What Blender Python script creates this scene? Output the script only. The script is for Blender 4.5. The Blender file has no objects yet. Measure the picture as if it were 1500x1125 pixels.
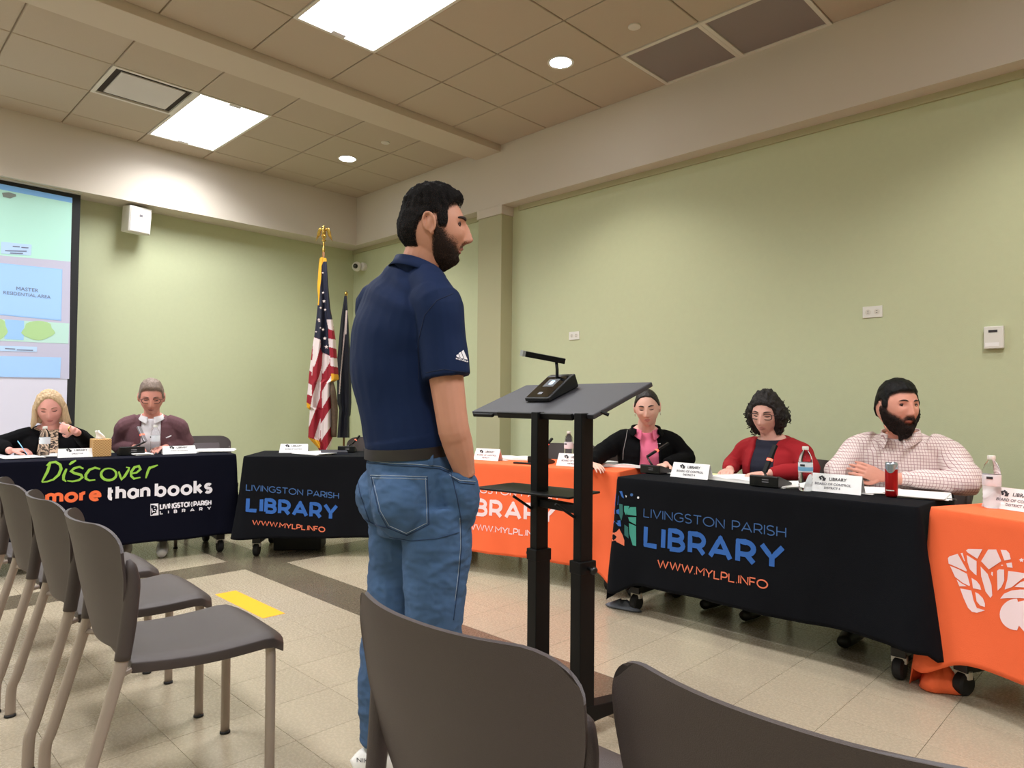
import bpy, bmesh, math, random
import numpy as np
from mathutils import Vector, Matrix, noise
from mathutils.bvhtree import BVHTree
from mathutils.geometry import tessellate_polygon
random.seed(7)
SC = bpy.context.scene
COL = SC.collection
# ---------------------------------------------------------------- camera (metres; floor z=0; room corner near the origin)
CAM = Vector((7.075, -4.492, 1.16))
F = 1004.4
MB = Matrix(((0.7119, 0.0124, 0.7021), (0.7022, -0.0259, -0.7115), (0.0093, 0.9996, -0.0271)))
cd = bpy.data.cameras.new('camera'); cd.sensor_width = 36; cd.lens = F * 36 / 1500; cd.clip_start = .02
cam = bpy.data.objects.new('camera', cd); COL.objects.link(cam)
cam.matrix_world = Matrix.Translation(CAM) @ MB.to_4x4()
SC.camera = cam
# ---------------------------------------------------------------- world, exposure
w = bpy.data.worlds.new('world'); SC.world = w; w.use_nodes = True
w.node_tree.nodes['Background'].inputs[0].default_value = (1, .95, .88, 1)
w.node_tree.nodes['Background'].inputs[1].default_value = .05
SC.view_settings.view_transform = 'Standard'; SC.view_settings.look = 'None'
SC.view_settings.gamma = 1; SC.view_settings.use_curve_mapping = False
SC.view_settings.exposure = 1.3
PANEL = 2.2      # radiance of the glowing diffusers
TUBES = 20.0     # watts sent down by each fixture's tubes and reflector
SPOT = 30.0      # watts of each recessed downlight

def ray(px, py): return MB @ Vector(((px - 750) / F, -(py - 562.5) / F, -1))
def W(px, py, d): return CAM + ray(px, py) * d
def onZ(px, py, z):
    r = ray(px, py); return CAM + r * ((z - CAM.z) / r.z)
def onX(px, py, x):
    r = ray(px, py); return CAM + r * ((x - CAM.x) / r.x)
def onY(px, py, y):
    r = ray(px, py); return CAM + r * ((y - CAM.y) / r.y)
def px_of(p):
    q = MB.transposed() @ (Vector(p) - CAM); return 750 + F * q.x / -q.z, 562.5 - F * q.y / -q.z, -q.z
def lin(c):
    return tuple(((v / 255) / 12.92 if v / 255 < .04045 else ((v / 255 + .055) / 1.055) ** 2.4) for v in c)

# ---------------------------------------------------------------- materials
MATS = {}
def mat(name, c, rough=.6, metal=0, bump=0, bscale=200, var=0, vscale=8, emit=0, trans=0, ior=1.45, coat=0, alpha=1, sheen=0, sss=0, stretch=None, spec=None):
    if name in MATS: return MATS[name]
    m = bpy.data.materials.new(name); m.use_nodes = True; MATS[name] = m
    nt = m.node_tree; b = nt.nodes['Principled BSDF']; col = lin(c) + (1,)
    b.inputs['Base Color'].default_value = col; b.inputs['Roughness'].default_value = rough
    b.inputs['Metallic'].default_value = metal
    if spec is not None: b.inputs['Specular IOR Level'].default_value = spec
    if emit:
        b.inputs['Emission Color'].default_value = col; b.inputs['Emission Strength'].default_value = emit
    if trans: b.inputs['Transmission Weight'].default_value = trans; b.inputs['IOR'].default_value = ior
    if coat: b.inputs['Coat Weight'].default_value = coat
    if sheen: b.inputs['Sheen Weight'].default_value = sheen
    if sss:
        b.inputs['Subsurface Weight'].default_value = sss; b.inputs['Subsurface Radius'].default_value = (.01, .004, .002)
    if alpha < 1: b.inputs['Alpha'].default_value = alpha
    if bump or var:
        g = nt.nodes.new('ShaderNodeNewGeometry')
        mp = nt.nodes.new('ShaderNodeMapping'); nt.links.new(g.outputs['Position'], mp.inputs['Vector'])
        if stretch: mp.inputs['Scale'].default_value = stretch
    if var:
        n = nt.nodes.new('ShaderNodeTexNoise'); n.inputs['Scale'].default_value = vscale; n.inputs['Detail'].default_value = 5
        nt.links.new(mp.outputs[0], n.inputs['Vector'])
        mx = nt.nodes.new('ShaderNodeMix'); mx.data_type = 'RGBA'
        mx.inputs[6].default_value = tuple(v * (1 - var) for v in col[:3]) + (1,)
        mx.inputs[7].default_value = tuple(min(1, v * (1 + var)) for v in col[:3]) + (1,)
        nt.links.new(n.outputs[0], mx.inputs[0]); nt.links.new(mx.outputs[2], b.inputs['Base Color'])
    if bump:
        n2 = nt.nodes.new('ShaderNodeTexNoise'); n2.inputs['Scale'].default_value = bscale; n2.inputs['Detail'].default_value = 3
        nt.links.new(mp.outputs[0], n2.inputs['Vector'])
        bp = nt.nodes.new('ShaderNodeBump'); bp.inputs['Strength'].default_value = bump; bp.inputs['Distance'].default_value = .004
        nt.links.new(n2.outputs[0], bp.inputs['Height']); nt.links.new(bp.outputs[0], b.inputs['Normal'])
    return m

M_wall = mat("green wall vinyl", (194, 199, 162), .75, bump=.25, bscale=260, var=.03, vscale=30)
M_soff = mat('beige soffit paint', (208, 198, 184), .8, bump=.12, bscale=220)
M_tile = mat('ceiling tile', (188, 173, 153), .95, bump=.6, bscale=420, var=.10, vscale=260)
M_grid = mat('ceiling grid', (150, 134, 108), .7)
M_col = mat('column paint', (176, 172, 138), .75, bump=.15, bscale=250)
M_white = mat('white plastic', (225, 222, 214), .4)
M_offwhite = mat('off white painted metal', (214, 208, 196), .5)
M_black = mat('black powder coat', (5, 5, 6), .5, spec=.25, bump=.1, bscale=600)
M_blackp = mat('black plastic', (8, 8, 9), .4)
M_glossb = mat('glossy black glass', (8, 8, 10), .08, coat=.5)
M_desk = mat('dark grey desk laminate', (48, 47, 52), .55, bump=.12, bscale=500)
M_chair = mat('brown grey plastic', (66, 56, 54), .48, bump=.35, bscale=700)
M_chairleg = mat('taupe tube metal', (160, 145, 134), .38, metal=.25)
M_rub = mat('dark rubber', (20, 18, 18), .7)
M_bcloth = mat('black tablecloth', (16, 17, 21), .95, spec=.12, bump=.3, bscale=500, var=.12, vscale=6)
M_ncloth = mat('navy black tablecloth', (10, 11, 25), .95, spec=.12, bump=.3, bscale=500, var=.12, vscale=6)
M_ocloth = mat('orange tablecloth', (255, 108, 58), .85, bump=.3, bscale=500, var=.05, vscale=6)
M_graycl = mat('grey cloth underside', (92, 95, 102), .9)
M_paper = mat('white paper', (236, 233, 230), .8)
M_card = mat('white card', (240, 237, 235), .7)
M_ink = mat('grey ink', (120, 116, 120), .8)
M_inkd = mat('dark ink', (52, 50, 54), .8)
M_blue = mat('print blue', (43, 96, 172), .8)
M_blue2 = mat('print light blue', (58, 96, 150), .8)
M_orp = mat('print orange', (226, 116, 82), .8)
M_wht = mat('print white', (238, 234, 240), .8)
M_lil = mat('print white on orange', (250, 222, 224), .8)
M_lime = mat('print lime', (150, 200, 72), .8)
M_teal = mat('print teal', (62, 150, 132), .8)
M_dteal = mat('print dark teal', (40, 98, 92), .8)
M_or2 = mat('print bright orange', (245, 112, 62), .8)
M_yel = mat('yellow vinyl floor sticker', (236, 164, 14), .5)
M_gold = mat('polished gold', (212, 176, 96), .22, metal=1)
M_fr = mat('gold fringe', (232, 168, 30), .7, bump=.5, bscale=900)
M_red = mat('flag red', (150, 18, 38), .75)
M_fw = mat('flag white', (226, 208, 206), .75)
M_fb = mat('flag navy', (22, 24, 48), .75)
M_flag2 = mat('dark navy flag', (30, 32, 46), .75)
M_tis = mat('woven tan box print', (206, 160, 102), .7, var=.3, vscale=160)
M_clear = mat('clear bottle plastic', (245, 248, 250), .06, trans=1, ior=1.2)
M_lab = mat('bottle label', (226, 230, 236), .5)
M_labb = mat('bottle label blue', (120, 178, 214), .5)
M_canr = mat('red can', (176, 22, 26), .25, metal=.5)
M_cans = mat('silver can', (176, 190, 204), .25, metal=.8)
M_led = mat('red led', (255, 96, 72), .5, emit=.9)
M_scr = mat('small lcd', (190, 220, 240), .4, emit=1.2)

nt = M_tis.node_tree; ck = nt.nodes.new('ShaderNodeTexChecker'); ck.inputs['Scale'].default_value = 110; g_ = nt.nodes.new('ShaderNodeNewGeometry')
ck.inputs[1].default_value = lin((222, 180, 120)) + (1,); ck.inputs[2].default_value = lin((188, 138, 84)) + (1,)
nt.links.new(g_.outputs['Position'], ck.inputs[0]); nt.links.new(ck.outputs[0], nt.nodes['Principled BSDF'].inputs['Base Color'])
def floor_mat(name, c1, c2):
    m = mat(name, c1, .27)
    nt = m.node_tree; b = nt.nodes['Principled BSDF']
    g = nt.nodes.new('ShaderNodeNewGeometry')
    n1 = nt.nodes.new('ShaderNodeTexNoise'); n1.inputs['Scale'].default_value = 95; n1.inputs['Detail'].default_value = 8; n1.inputs['Roughness'].default_value = .75
    n2 = nt.nodes.new('ShaderNodeTexNoise'); n2.inputs['Scale'].default_value = 2.2; n2.inputs['Detail'].default_value = 4
    for n in (n1, n2): nt.links.new(g.outputs['Position'], n.inputs['Vector'])
    ra = nt.nodes.new('ShaderNodeValToRGB'); ra.color_ramp.elements[0].position = .3; ra.color_ramp.elements[1].position = .7
    ra.color_ramp.elements[0].color = lin(c2) + (1,); ra.color_ramp.elements[1].color = lin(c1) + (1,)
    nt.links.new(n1.outputs[0], ra.inputs[0])
    hs = nt.nodes.new('ShaderNodeHueSaturation'); nt.links.new(ra.outputs[0], hs.inputs['Color'])
    oi = nt.nodes.new('ShaderNodeObjectInfo')
    ma = nt.nodes.new('ShaderNodeMath'); ma.operation = 'MULTIPLY_ADD'; ma.inputs[1].default_value = .07; ma.inputs[2].default_value = .93
    nt.links.new(oi.outputs['Random'], ma.inputs[0])
    m2 = nt.nodes.new('ShaderNodeMath'); m2.operation = 'MULTIPLY_ADD'; m2.inputs[1].default_value = .16
    nt.links.new(n2.outputs[0], m2.inputs[0]); nt.links.new(ma.outputs[0], m2.inputs[2])
    nt.links.new(m2.outputs[0], hs.inputs['Value']); nt.links.new(hs.outputs[0], b.inputs['Base Color'])
    rr = nt.nodes.new('ShaderNodeMath'); rr.operation = 'MULTIPLY_ADD'; rr.inputs[1].default_value = .22; rr.inputs[2].default_value = .16
    nt.links.new(n1.outputs[0], rr.inputs[0]); nt.links.new(rr.outputs[0], b.inputs['Roughness'])
    return m
M_fl = floor_mat('light vinyl floor tile', (164, 151, 130), (155, 143, 122))
M_fd = floor_mat('brown vinyl floor tile', (96, 86, 71), (88, 79, 65))

# ---------------------------------------------------------------- mesh helpers
def link(o, parent=None):
    COL.objects.link(o)
    if parent: o.parent = parent
    return o
def empty(name, loc=(0, 0, 0), rz=0):
    o = bpy.data.objects.new(name, None); o.location = loc; o.rotation_euler = (0, 0, rz); o.empty_display_size = .1
    return link(o)
def tag(o, label=None, cat=None, group=None, kind=None):
    if label: o['label'] = label
    if cat: o['category'] = cat
    if group: o['group'] = group
    if kind: o['kind'] = kind
    return o
def thing(name, label, cat, loc=(0, 0, 0), rz=0, group=None): return tag(empty(name, loc, rz), label, cat, group)
class G:
    """collects verts and faces; build() links them as one mesh object"""
    def __init__(s): s.v = []; s.f = []; s.mi = []; s.m = 0
    def add(s, vs, fs):
        k = len(s.v); s.v += [tuple(v) for v in vs]; s.f += [tuple(i + k for i in f) for f in fs]; s.mi += [s.m] * len(fs); return s
    def box(s, a, b, mtx=None):
        (x0, y0, z0), (x1, y1, z1) = a, b
        vs = [Vector(p) for p in ((x0, y0, z0), (x1, y0, z0), (x1, y1, z0), (x0, y1, z0), (x0, y0, z1), (x1, y0, z1), (x1, y1, z1), (x0, y1, z1))]
        if mtx: vs = [mtx @ v for v in vs]
        return s.add(vs, [(0, 3, 2, 1), (4, 5, 6, 7), (0, 1, 5, 4), (1, 2, 6, 5), (2, 3, 7, 6), (3, 0, 4, 7)])
    def loft(s, rings, cap=True, closed=True):
        n = len(rings[0]); k = len(s.v); s.v += [tuple(p) for r in rings for p in r]; c = 0
        for i in range(len(rings) - 1):
            for j in range(n if closed else n - 1):
                a = k + i * n + j; b = k + i * n + (j + 1) % n
                s.f.append((a, b, b + n, a + n)); s.mi.append(s.m)
        if cap:
            s.f.append(tuple(k + j for j in range(n))[::-1]); s.f.append(tuple(k + (len(rings) - 1) * n + j for j in range(n))); s.mi += [s.m] * 2
        return s
    def tube(s, pts, r, n=10, cap=True, side=None, smooth=0):
        pts = [Vector(p) for p in pts]; rs = r if isinstance(r, list) else [r] * len(pts)
        if smooth: pts, rs = catmull(pts, rs, smooth)
        rings = []; u = None
        for i, p in enumerate(pts):
            t = (pts[min(i + 1, len(pts) - 1)] - pts[max(i - 1, 0)]).normalized()
            if u is None:
                u = Vector(side) if side else (Vector((0, 0, 1)) if abs(t.z) < .9 else Vector((1, 0, 0)))
            u = (u - t * u.dot(t)).normalized(); v = t.cross(u)
            ra, rb = rs[i] if isinstance(rs[i], tuple) else (rs[i], rs[i])
            rings.append([p + u * (ra * math.cos(a)) + v * (rb * math.sin(a)) for a in [2 * math.pi * k / n for k in range(n)]])
        return s.loft(rings, cap)
    def lathe(s, prof, c=(0, 0, 0), n=20, mtx=None, cap=True):
        c = Vector(c); rings = []
        for r, z in prof:
            ring = [Vector((r * math.cos(2 * math.pi * k / n), r * math.sin(2 * math.pi * k / n), z)) for k in range(n)]
            rings.append([(mtx @ p if mtx else p) + c for p in ring])
        return s.loft(rings, cap)
    def ball(s, c, r, n=12, m=8):
        if not isinstance(r, (tuple, list)): r = (r, r, r)
        c = Vector(c); rings = []
        for i in range(m + 1):
            a = math.pi * i / m; a = min(max(a, .02), math.pi - .02)
            rings.append([c + Vector((r[0] * math.sin(a) * math.cos(2 * math.pi * k / n), r[1] * math.sin(a) * math.sin(2 * math.pi * k / n), -r[2] * math.cos(a))) for k in range(n)])
        return s.loft(rings)
    def build(s, name, mats, parent=None, smooth=False, bevel=0, seg=2, weld=False, auto=None):
        me = bpy.data.meshes.new(name); me.from_pydata(s.v, [], s.f)
        for m_ in (mats if isinstance(mats, list) else [mats]): me.materials.append(m_)
        if max(s.mi or [0]) > 0: me.polygons.foreach_set('material_index', s.mi)
        if smooth: me.polygons.foreach_set('use_smooth', [True] * len(me.polygons))
        me.update(); o = bpy.data.objects.new(name, me); link(o, parent)
        if bevel or weld:
            bm = bmesh.new(); bm.from_mesh(me)
            if weld: bmesh.ops.remove_doubles(bm, verts=bm.verts, dist=1e-5)
            if bevel:
                es = [e for e in bm.edges if len(e.link_faces) == 2 and e.calc_face_angle(0) > .6]
                bmesh.ops.bevel(bm, geom=es, offset=bevel, segments=seg, affect='EDGES', profile=.5, clamp_overlap=True)
            bmesh.ops.recalc_face_normals(bm, faces=bm.faces)
            bm.to_mesh(me); bm.free()
        if smooth and auto is not None:
            try: me.set_sharp_from_angle(angle=math.radians(auto))
            except Exception: pass
        return o
def catmull(pts, rs, k):
    P, R = [], []
    def rr(a): return np.array(a if isinstance(a, tuple) else (a, a), float)
    for i in range(len(pts) - 1):
        p0 = pts[max(i - 1, 0)]; p1 = pts[i]; p2 = pts[i + 1]; p3 = pts[min(i + 2, len(pts) - 1)]
        for j in range(k):
            t = j / k
            P.append(.5 * ((2 * p1) + (p2 - p0) * t + (2 * p0 - 5 * p1 + 4 * p2 - p3) * t * t + (3 * p1 - p0 - 3 * p2 + p3) * t ** 3))
            h = t * t * (3 - 2 * t)
            R.append(tuple(rr(rs[i]) * (1 - h) + rr(rs[i + 1]) * h))
    P.append(pts[-1]); R.append(tuple(rr(rs[-1])))
    return P, R
def dup(o, loc=None, rz=None, label=None, group=None, parent=None):
    def cp(s, par):
        c = s.copy(); COL.objects.link(c); c.parent = par
        for ch in [x for x in s.children]: cp(ch, c)
        return c
    c = cp(o, parent)
    if loc is not None: c.location = loc
    if rz is not None: c.rotation_euler = (0, 0, rz)
    if label: c['label'] = label
    if group: c['group'] = group
    return c
def bvh_of(o):
    me = o.data; mw = o.matrix_world
    return BVHTree.FromPolygons([mw @ v.co for v in me.vertices], [tuple(p.vertices) for p in me.polygons])
def frame(loc, yaw): return Matrix.Translation(Vector(loc)) @ Matrix.Rotation(yaw, 4, 'Z')

# ================================================================ ROOM
XL, YR, XF, YB = -.29, .15, 10.6, -8.6      # wall planes
CZ, SZ = 3.5956, 3.025                      # ceiling, soffit underside
def struct(name, g, m, **k): return tag(g.build(name, m, **k), kind='structure')
struct('wall_left', G().box((XL - .1, YB, 0), (XL, YR, CZ + .1)), M_wall)
struct('wall_right', G().box((XL - .1, YR, 0), (XF, YR + .1, CZ + .1)), M_wall)
struct('wall_back', G().box((XL - .1, YB - .1, 0), (XF, YB, CZ + .1)), M_wall)
struct('wall_far', G().box((XF, YB - .1, 0), (XF + .1, YR + .1, CZ + .1)), M_wall)
struct('trim_1', G().box((XL, YB, SZ), (0, 0, CZ + .02)), M_soff)
struct('trim_2', G().box((XL, 0, SZ), (XF, YR, CZ + .02)), M_soff)
struct('wall_top_strip_1', G().box((2.575, YR - .02, SZ - .045), (XF, YR, SZ)), M_col)  # olive strip along the wall top below the soffit, darker than the wall
struct('wall_top_strip_2', G().box((XL, YR - .02, SZ - .045), (2.15, YR, SZ)), M_col)  # same darker olive strip, on the corner side of the column
struct('baseboard_left', G().box((XL, YB, 0), (XL + .012, YR, .1)), mat('dark vinyl base', (52, 48, 46), .6))
struct('baseboard_right', G().box((XL, YR - .012, 0), (XF, YR, .1)), MATS['dark vinyl base'])
pil = tag(G().box((2.16, .0, 0), (2.485, YR, SZ - .085)).build('column', M_col, bevel=.004), kind='structure')
G().box((2.15, -.012, SZ - .085), (2.497, YR, SZ - .001)).build('column_cap', M_soff, pil, bevel=.003)

# ceiling: backing plate, then every tile a part
ceil = struct('ceiling', G().box((-.02, YB, CZ + .012), (XF, .02, CZ + .1)), M_grid)
T = .6096; A0, B0, E0 = .3005, .5971, 3.0498
BX0, BX1 = 2.125, 2.462
xs = [0, A0, A0 + T, A0 + 2 * T, BX0]; xs2 = [BX1] + [E0 + k * T for k in range(13)]
ys = [0] + [B0 + k * T for k in range(14)]
fix = {}   # cells used by something else
def cell(xa, j): fix[(round(xa, 2), j)] = 1
for k in (0, 1):
    for j in (3, 7, 11):
        cell(xs[1 + k], j)
    for j in (3, 7, 11):
        cell(xs2[1 + k], j); cell(xs2[7 + k], j)
cell(xs[2], 4)
cell(xs2[3], 0); cell(xs2[4], 0)
tcache = {}
for col in (xs, xs2):
    for i in range(len(col) - 1):
        for j in range(len(ys) - 1):
            if (round(col[i], 2), j) in fix: continue
            wd, dp = col[i + 1] - col[i], ys[j + 1] - ys[j]
            key = (round(wd, 3), round(dp, 3))
            if key not in tcache:
                q = .005; g = G(); x, y = wd - q, dp - q
                g.loft([[(q, q, .02), (x, q, .02), (x, y, .02), (q, y, .02)], [(q, q, .004), (x, q, .004), (x, y, .004), (q, y, .004)],
                        [(q + .004, q + .004, 0), (x - .004, q + .004, 0), (x - .004, y - .004, 0), (q + .004, y - .004, 0)]])
                o = g.build('ceiling_tile', M_tile, ceil, weld=True); tcache[key] = o
            else:
                o = tcache[key].copy(); COL.objects.link(o); o.parent = ceil
            o.location = (col[i], -ys[j + 1], CZ)
struct('trim_5', G().box((BX0, YB, CZ - .06), (BX1, 0, CZ + .02)), mat('beam paint', (198, 185, 166), .85), bevel=.003)

# fluorescent fixtures
M_diff = mat('lit diffuser', (240, 244, 255), .5, emit=PANEL)
M_clip = mat('fixture clip', (225, 220, 225), .5)
def panel(x, j, label):
    t = thing('ceiling_light', label, 'ceiling light', (x, -ys[j + 1], CZ), 0, 'fluorescent ceiling fixtures')
    L, D_ = 2 * T, ys[j + 1] - ys[j]
    g = G()
    for a, b in (((0, 0, -.004), (L, .022, .03)), ((0, D_ - .022, -.004), (L, D_, .03)), ((0, .022, -.004), (.022, D_ - .022, .03)), ((L - .022, .022, -.004), (L, D_ - .022, .03))): g.box(a, b)
    g.build('frame', M_offwhite, t)
    G().box((.022, .022, .006), (L - .022, D_ - .022, .012)).build('diffuser', M_diff, t)
    ad = bpy.data.lights.new('fixture_tubes', 'AREA'); ad.shape = 'RECTANGLE'; ad.size = L - .06; ad.size_y = D_ - .06; ad.energy = TUBES; ad.spread = math.radians(140); ad.color = (.97, .98, 1)
    ao = bpy.data.objects.new('fixture_tubes', ad); ao.location = (L / 2, D_ / 2, .003); link(ao, t)
    for xx in (.022, L - .06):
        G().box((xx, D_ / 2 - .05, -.006), (xx + .038, D_ / 2 + .05, .005)).build('clip', M_clip, t, bevel=.004)
panel(xs[1], 3, 'glowing rectangular fluorescent panel beside the ceiling vent, over the screen wall')
panel(xs2[1], 3, 'large glowing fluorescent panel at the top edge of the picture')
panel(xs[1], 7, 'fluorescent panel just showing at the left picture edge')
panel(xs2[7], 3, 'fluorescent panel above the camera, out of the picture'); panel(xs[1], 11, 'fluorescent panel in the far corner behind the audience')
panel(xs2[1], 7, 'fluorescent panel over the audience seats'); panel(xs2[7], 7, 'fluorescent panel over the rear seats')
panel(xs2[1], 11, 'fluorescent panel over the last rows'); panel(xs2[7], 11, 'fluorescent panel in the rear right corner')
# vent
vt = thing('ceiling_vent', 'square return air vent with recessed white plate beside the lit panel', 'vent', (xs[2], -ys[5], CZ))
g = G()
for a, b in (((0, 0), (T, .03)), ((0, T - .03), (T, T)), ((0, .03), (.03, T - .03)), ((T - .03, .03), (T, T - .03))): g.box((a[0], a[1], -.006), (b[0], b[1], .02))
g.build('frame', M_offwhite, vt, bevel=.002)
G().box((.03, .03, .0095), (T - .03, T - .03, .0115)).build('recess', mat('dark duct', (58, 48, 40), .9), vt)
G().box((.075, .075, -.004), (T - .075, T - .075, .006)).build('plate', mat('vent plate', (205, 198, 192), .6), vt, bevel=.002)
for k in (3, 4):
    gv = thing('return_grille', ['grey perforated ceiling grille by the soffit, the one nearer the downlight', 'grey perforated ceiling grille by the soffit, the one nearer the picture top'][k - 3], 'grille', (xs2[k], -B0, CZ), 0, 'ceiling return grilles')
    g = G()
    for a, b in (((0, 0), (T, .028)), ((0, B0 - .028), (T, B0)), ((0, .028), (.028, B0 - .028)), ((T - .028, .028), (T, B0 - .028))): g.box((a[0], a[1], -.006), (b[0], b[1], .011))
    g.build('frame', M_offwhite, gv, bevel=.002)
    G().box((.03, .03, .002), (T - .03, B0 - .03, .008)).build('perforated_plate', mat('grille grey', (150, 138, 134), .7, bump=.8, bscale=900, var=.15, vscale=500), gv)
# downlights
M_dl = mat('lit downlight', (240, 244, 255), .5, emit=14)
for k, (x, y) in enumerate([(1.09, -.81), (3.91, -.82), (6.75, -.82), (9.0, -.82)]):
    lab = ['small round lit downlight near the room corner', 'small round lit downlight above the board tables', 'round lit downlight above the right end of the tables', 'round lit downlight beyond the right picture edge'][k]
    t = thing('downlight', lab, 'downlight', (x, y, CZ), 0, 'recessed downlights')
    G().lathe([(.076, 0), (.095, -.002), (.095, -.006), (.078, -.005)], n=28, cap=False).build('trim_ring', M_white, t, smooth=True, auto=40)
    G().lathe([(.001, -.002), (.078, -.0015), (.078, -.004), (.001, -.0045)], n=28).build('lens', M_dl, t)
    ld = bpy.data.lights.new('downlight_lamp', 'SPOT'); ld.energy = SPOT; ld.spot_size = math.radians(110); ld.spot_blend = .6; ld.shadow_soft_size = .07; ld.color = (1, .95, .86)
    lo = bpy.data.objects.new('downlight_lamp', ld); lo.location = (0, 0, -.02); link(lo, t)
for (x, y, lab) in ((1.73, -.80, 'tiny round sprinkler cover plate near the beam'), (4.56, -.85, 'tiny round sprinkler cover plate near the grilles')):
    tag(G().lathe([(.04, 0), (.04, -.008), (.034, -.011), (.002, -.011)], (x, y, CZ), 24).build('sprinkler_cover', M_offwhite, smooth=True, auto=40), lab, 'sprinkler', 'ceiling sprinkler covers')

# floor: base slab + vinyl tiles (the ones that show largest are parts)
fl = struct('floor', G().box((XL - .1, YB - .1, -.06), (XF + .1, YR + .1, -.006)), mat('floor joint', (120, 108, 90), .6))
FT = .3048; FX, FY = 2.150, -2.093 - .3048
cells = []
for i in range(-9, 29):
    for j in range(-21, 9):
        x0, y0 = FX + i * FT, FY + j * FT
        x1, y1 = min(x0 + FT, XF), min(y0 + FT, YR); x0c, y0c = max(x0, XL), max(y0, YB)
        if x1 - x0c < .02 or y1 - y0c < .02: continue
        cx, cy = (x0c + x1) / 2, (y0c + y1) / 2
        u, v, d = px_of((cx, cy, 0)); vis = d > .3 and -30 < u < 1530 and 740 < v < 1150 and not (YR - .02 < cy)
        full = abs(x1 - x0c - FT) < 1e-4 and abs(y1 - y0c - FT) < 1e-4
        cells.append((vis and full, d, x0c, y0c, x1, y1, (i == 0) or (j == 0)))
cells.sort(key=lambda c: (not c[0], c[1]))
def tile_g(g, x0, y0, x1, y1):
    q = .0006; c = .0012
    return g.loft([[(x0 + q, y0 + q, -.006), (x1 - q, y0 + q, -.006), (x1 - q, y1 - q, -.006), (x0 + q, y1 - q, -.006)],
            [(x0 + q, y0 + q, -.001), (x1 - q, y0 + q, -.001), (x1 - q, y1 - q, -.001), (x0 + q, y1 - q, -.001)],
            [(x0 + c, y0 + c, 0), (x1 - c, y0 + c, 0), (x1 - c, y1 - c, 0), (x0 + c, y1 - c, 0)]])
proto = {d: tile_g(G(), 0, 0, FT, FT).build('floor_tile', M_fd if d else M_fl, fl, weld=True) for d in (0, 1)}
used = {0: 0, 1: 0}; rest = G()
for k, (vis, d, x0, y0, x1, y1, dark) in enumerate(cells):
    dark = int(dark)
    if vis and k < 290:
        o = proto[dark]
        if used[dark]: o = o.copy(); COL.objects.link(o); o.parent = fl
        used[dark] = 1; o.location = (x0, y0, 0)
    else:
        rest.m = dark; tile_g(rest, x0, y0, x1, y1)
tag(rest.build('floor_tile_field', [M_fl, M_fd], fl), kind='stuff')
tag(G().box((2.93, -2.795, 0), (3.555, -2.67, .0012)).build('floor_sticker', M_yel), 'yellow rectangular sticker on the tiled floor ahead of the left chairs', 'floor sticker')

# ---------------------------------------------------------------- wall fittings
def plate(x, y, z, wd, ht, lab, gname):
    t = thing('wall_outlet', lab, 'outlet', (x, y, z))
    G().box((-wd / 2, -.006, -ht / 2), (wd / 2, 0, ht / 2)).build('cover_plate', M_white, t, bevel=.002)
    for s in (-1, 1):
        r = G().lathe([(.001, 0), (.017, 0), (.017, .002), (.001, .0025)], n=18, mtx=Matrix.Translation((s * wd * .22, -.006, 0)) @ Matrix.Rotation(math.pi / 2, 4, 'X')).build('receptacle', M_offwhite, t)
        for q in (-1, 1): G().box((s * wd * .22 - .005, -.0092, q * .006 - .0015), (s * wd * .22 + .005, -.0082, q * .006 + .0015)).build('slot', M_inkd, r)
    return t
plate(5.67, YR, 1.75, .115, .072, 'white double outlet high on the green wall, between the two women and the thermostat', 0)
plate(3.256, YR, 1.75, .115, .072, 'white double outlet on the green wall just right of the column', 0)
th = thing('thermostat', 'white wall thermostat with small dark display at the right edge', 'thermostat', (6.303, YR, 1.55))
G().box((-.047, -.028, -.063), (.047, 0, .063)).build('case', M_white, th, bevel=.005)
G().box((-.024, -.0295, .028), (.018, -.0275, .042)).build('display', M_inkd, th)
G().box((-.04, -.0290, -.05), (.025, -.0275, -.028)).build('label_plate', M_card, th)
cm = thing('security_camera', 'small white dome security camera on the wall near the corner', 'camera', (-.03, YR, 2.79))
G().lathe([(.045, 0), (.05, .02), (.05, .05), (.04, .06)], n=20, mtx=Matrix.Rotation(math.pi / 2, 4, 'X')).build('mount', M_white, cm, smooth=True, auto=40)
G().ball((-.03, -.10, -.005), .058, 18, 12).build('housing', M_white, cm, smooth=True)
G().ball((.0, -.137, -.008), .03, 14, 10).build('lens', M_glossb, cm, smooth=True)
sp = thing('wall_speaker', 'white box loudspeaker mounted on the green wall right of the screen', 'speaker', (XL, -2.37, 2.88), 0)
G().box((.0, -.02, -.03), (.10, .02, .03)).build('bracket', M_offwhite, sp)
sm = Matrix.Translation((.17, 0, 0)) @ Matrix.Rotation(math.radians(10), 4, 'Z') @ Matrix.Rotation(math.radians(6), 4, 'Y')
G().box((-.08, -.105, -.125), (.07, .105, .125), sm).build('cabinet', M_white, sp, bevel=.012, seg=3, smooth=True, auto=50)
G().box((.07, -.095, -.115), (.076, .095, .115), sm).build('grille', mat('speaker cloth', (214, 210, 204), .8, bump=.5, bscale=1500), sp, bevel=.003)
G().box((.076, -.014, .03), (.078, .014, .052), sm).build('badge', M_ink, sp)

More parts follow.
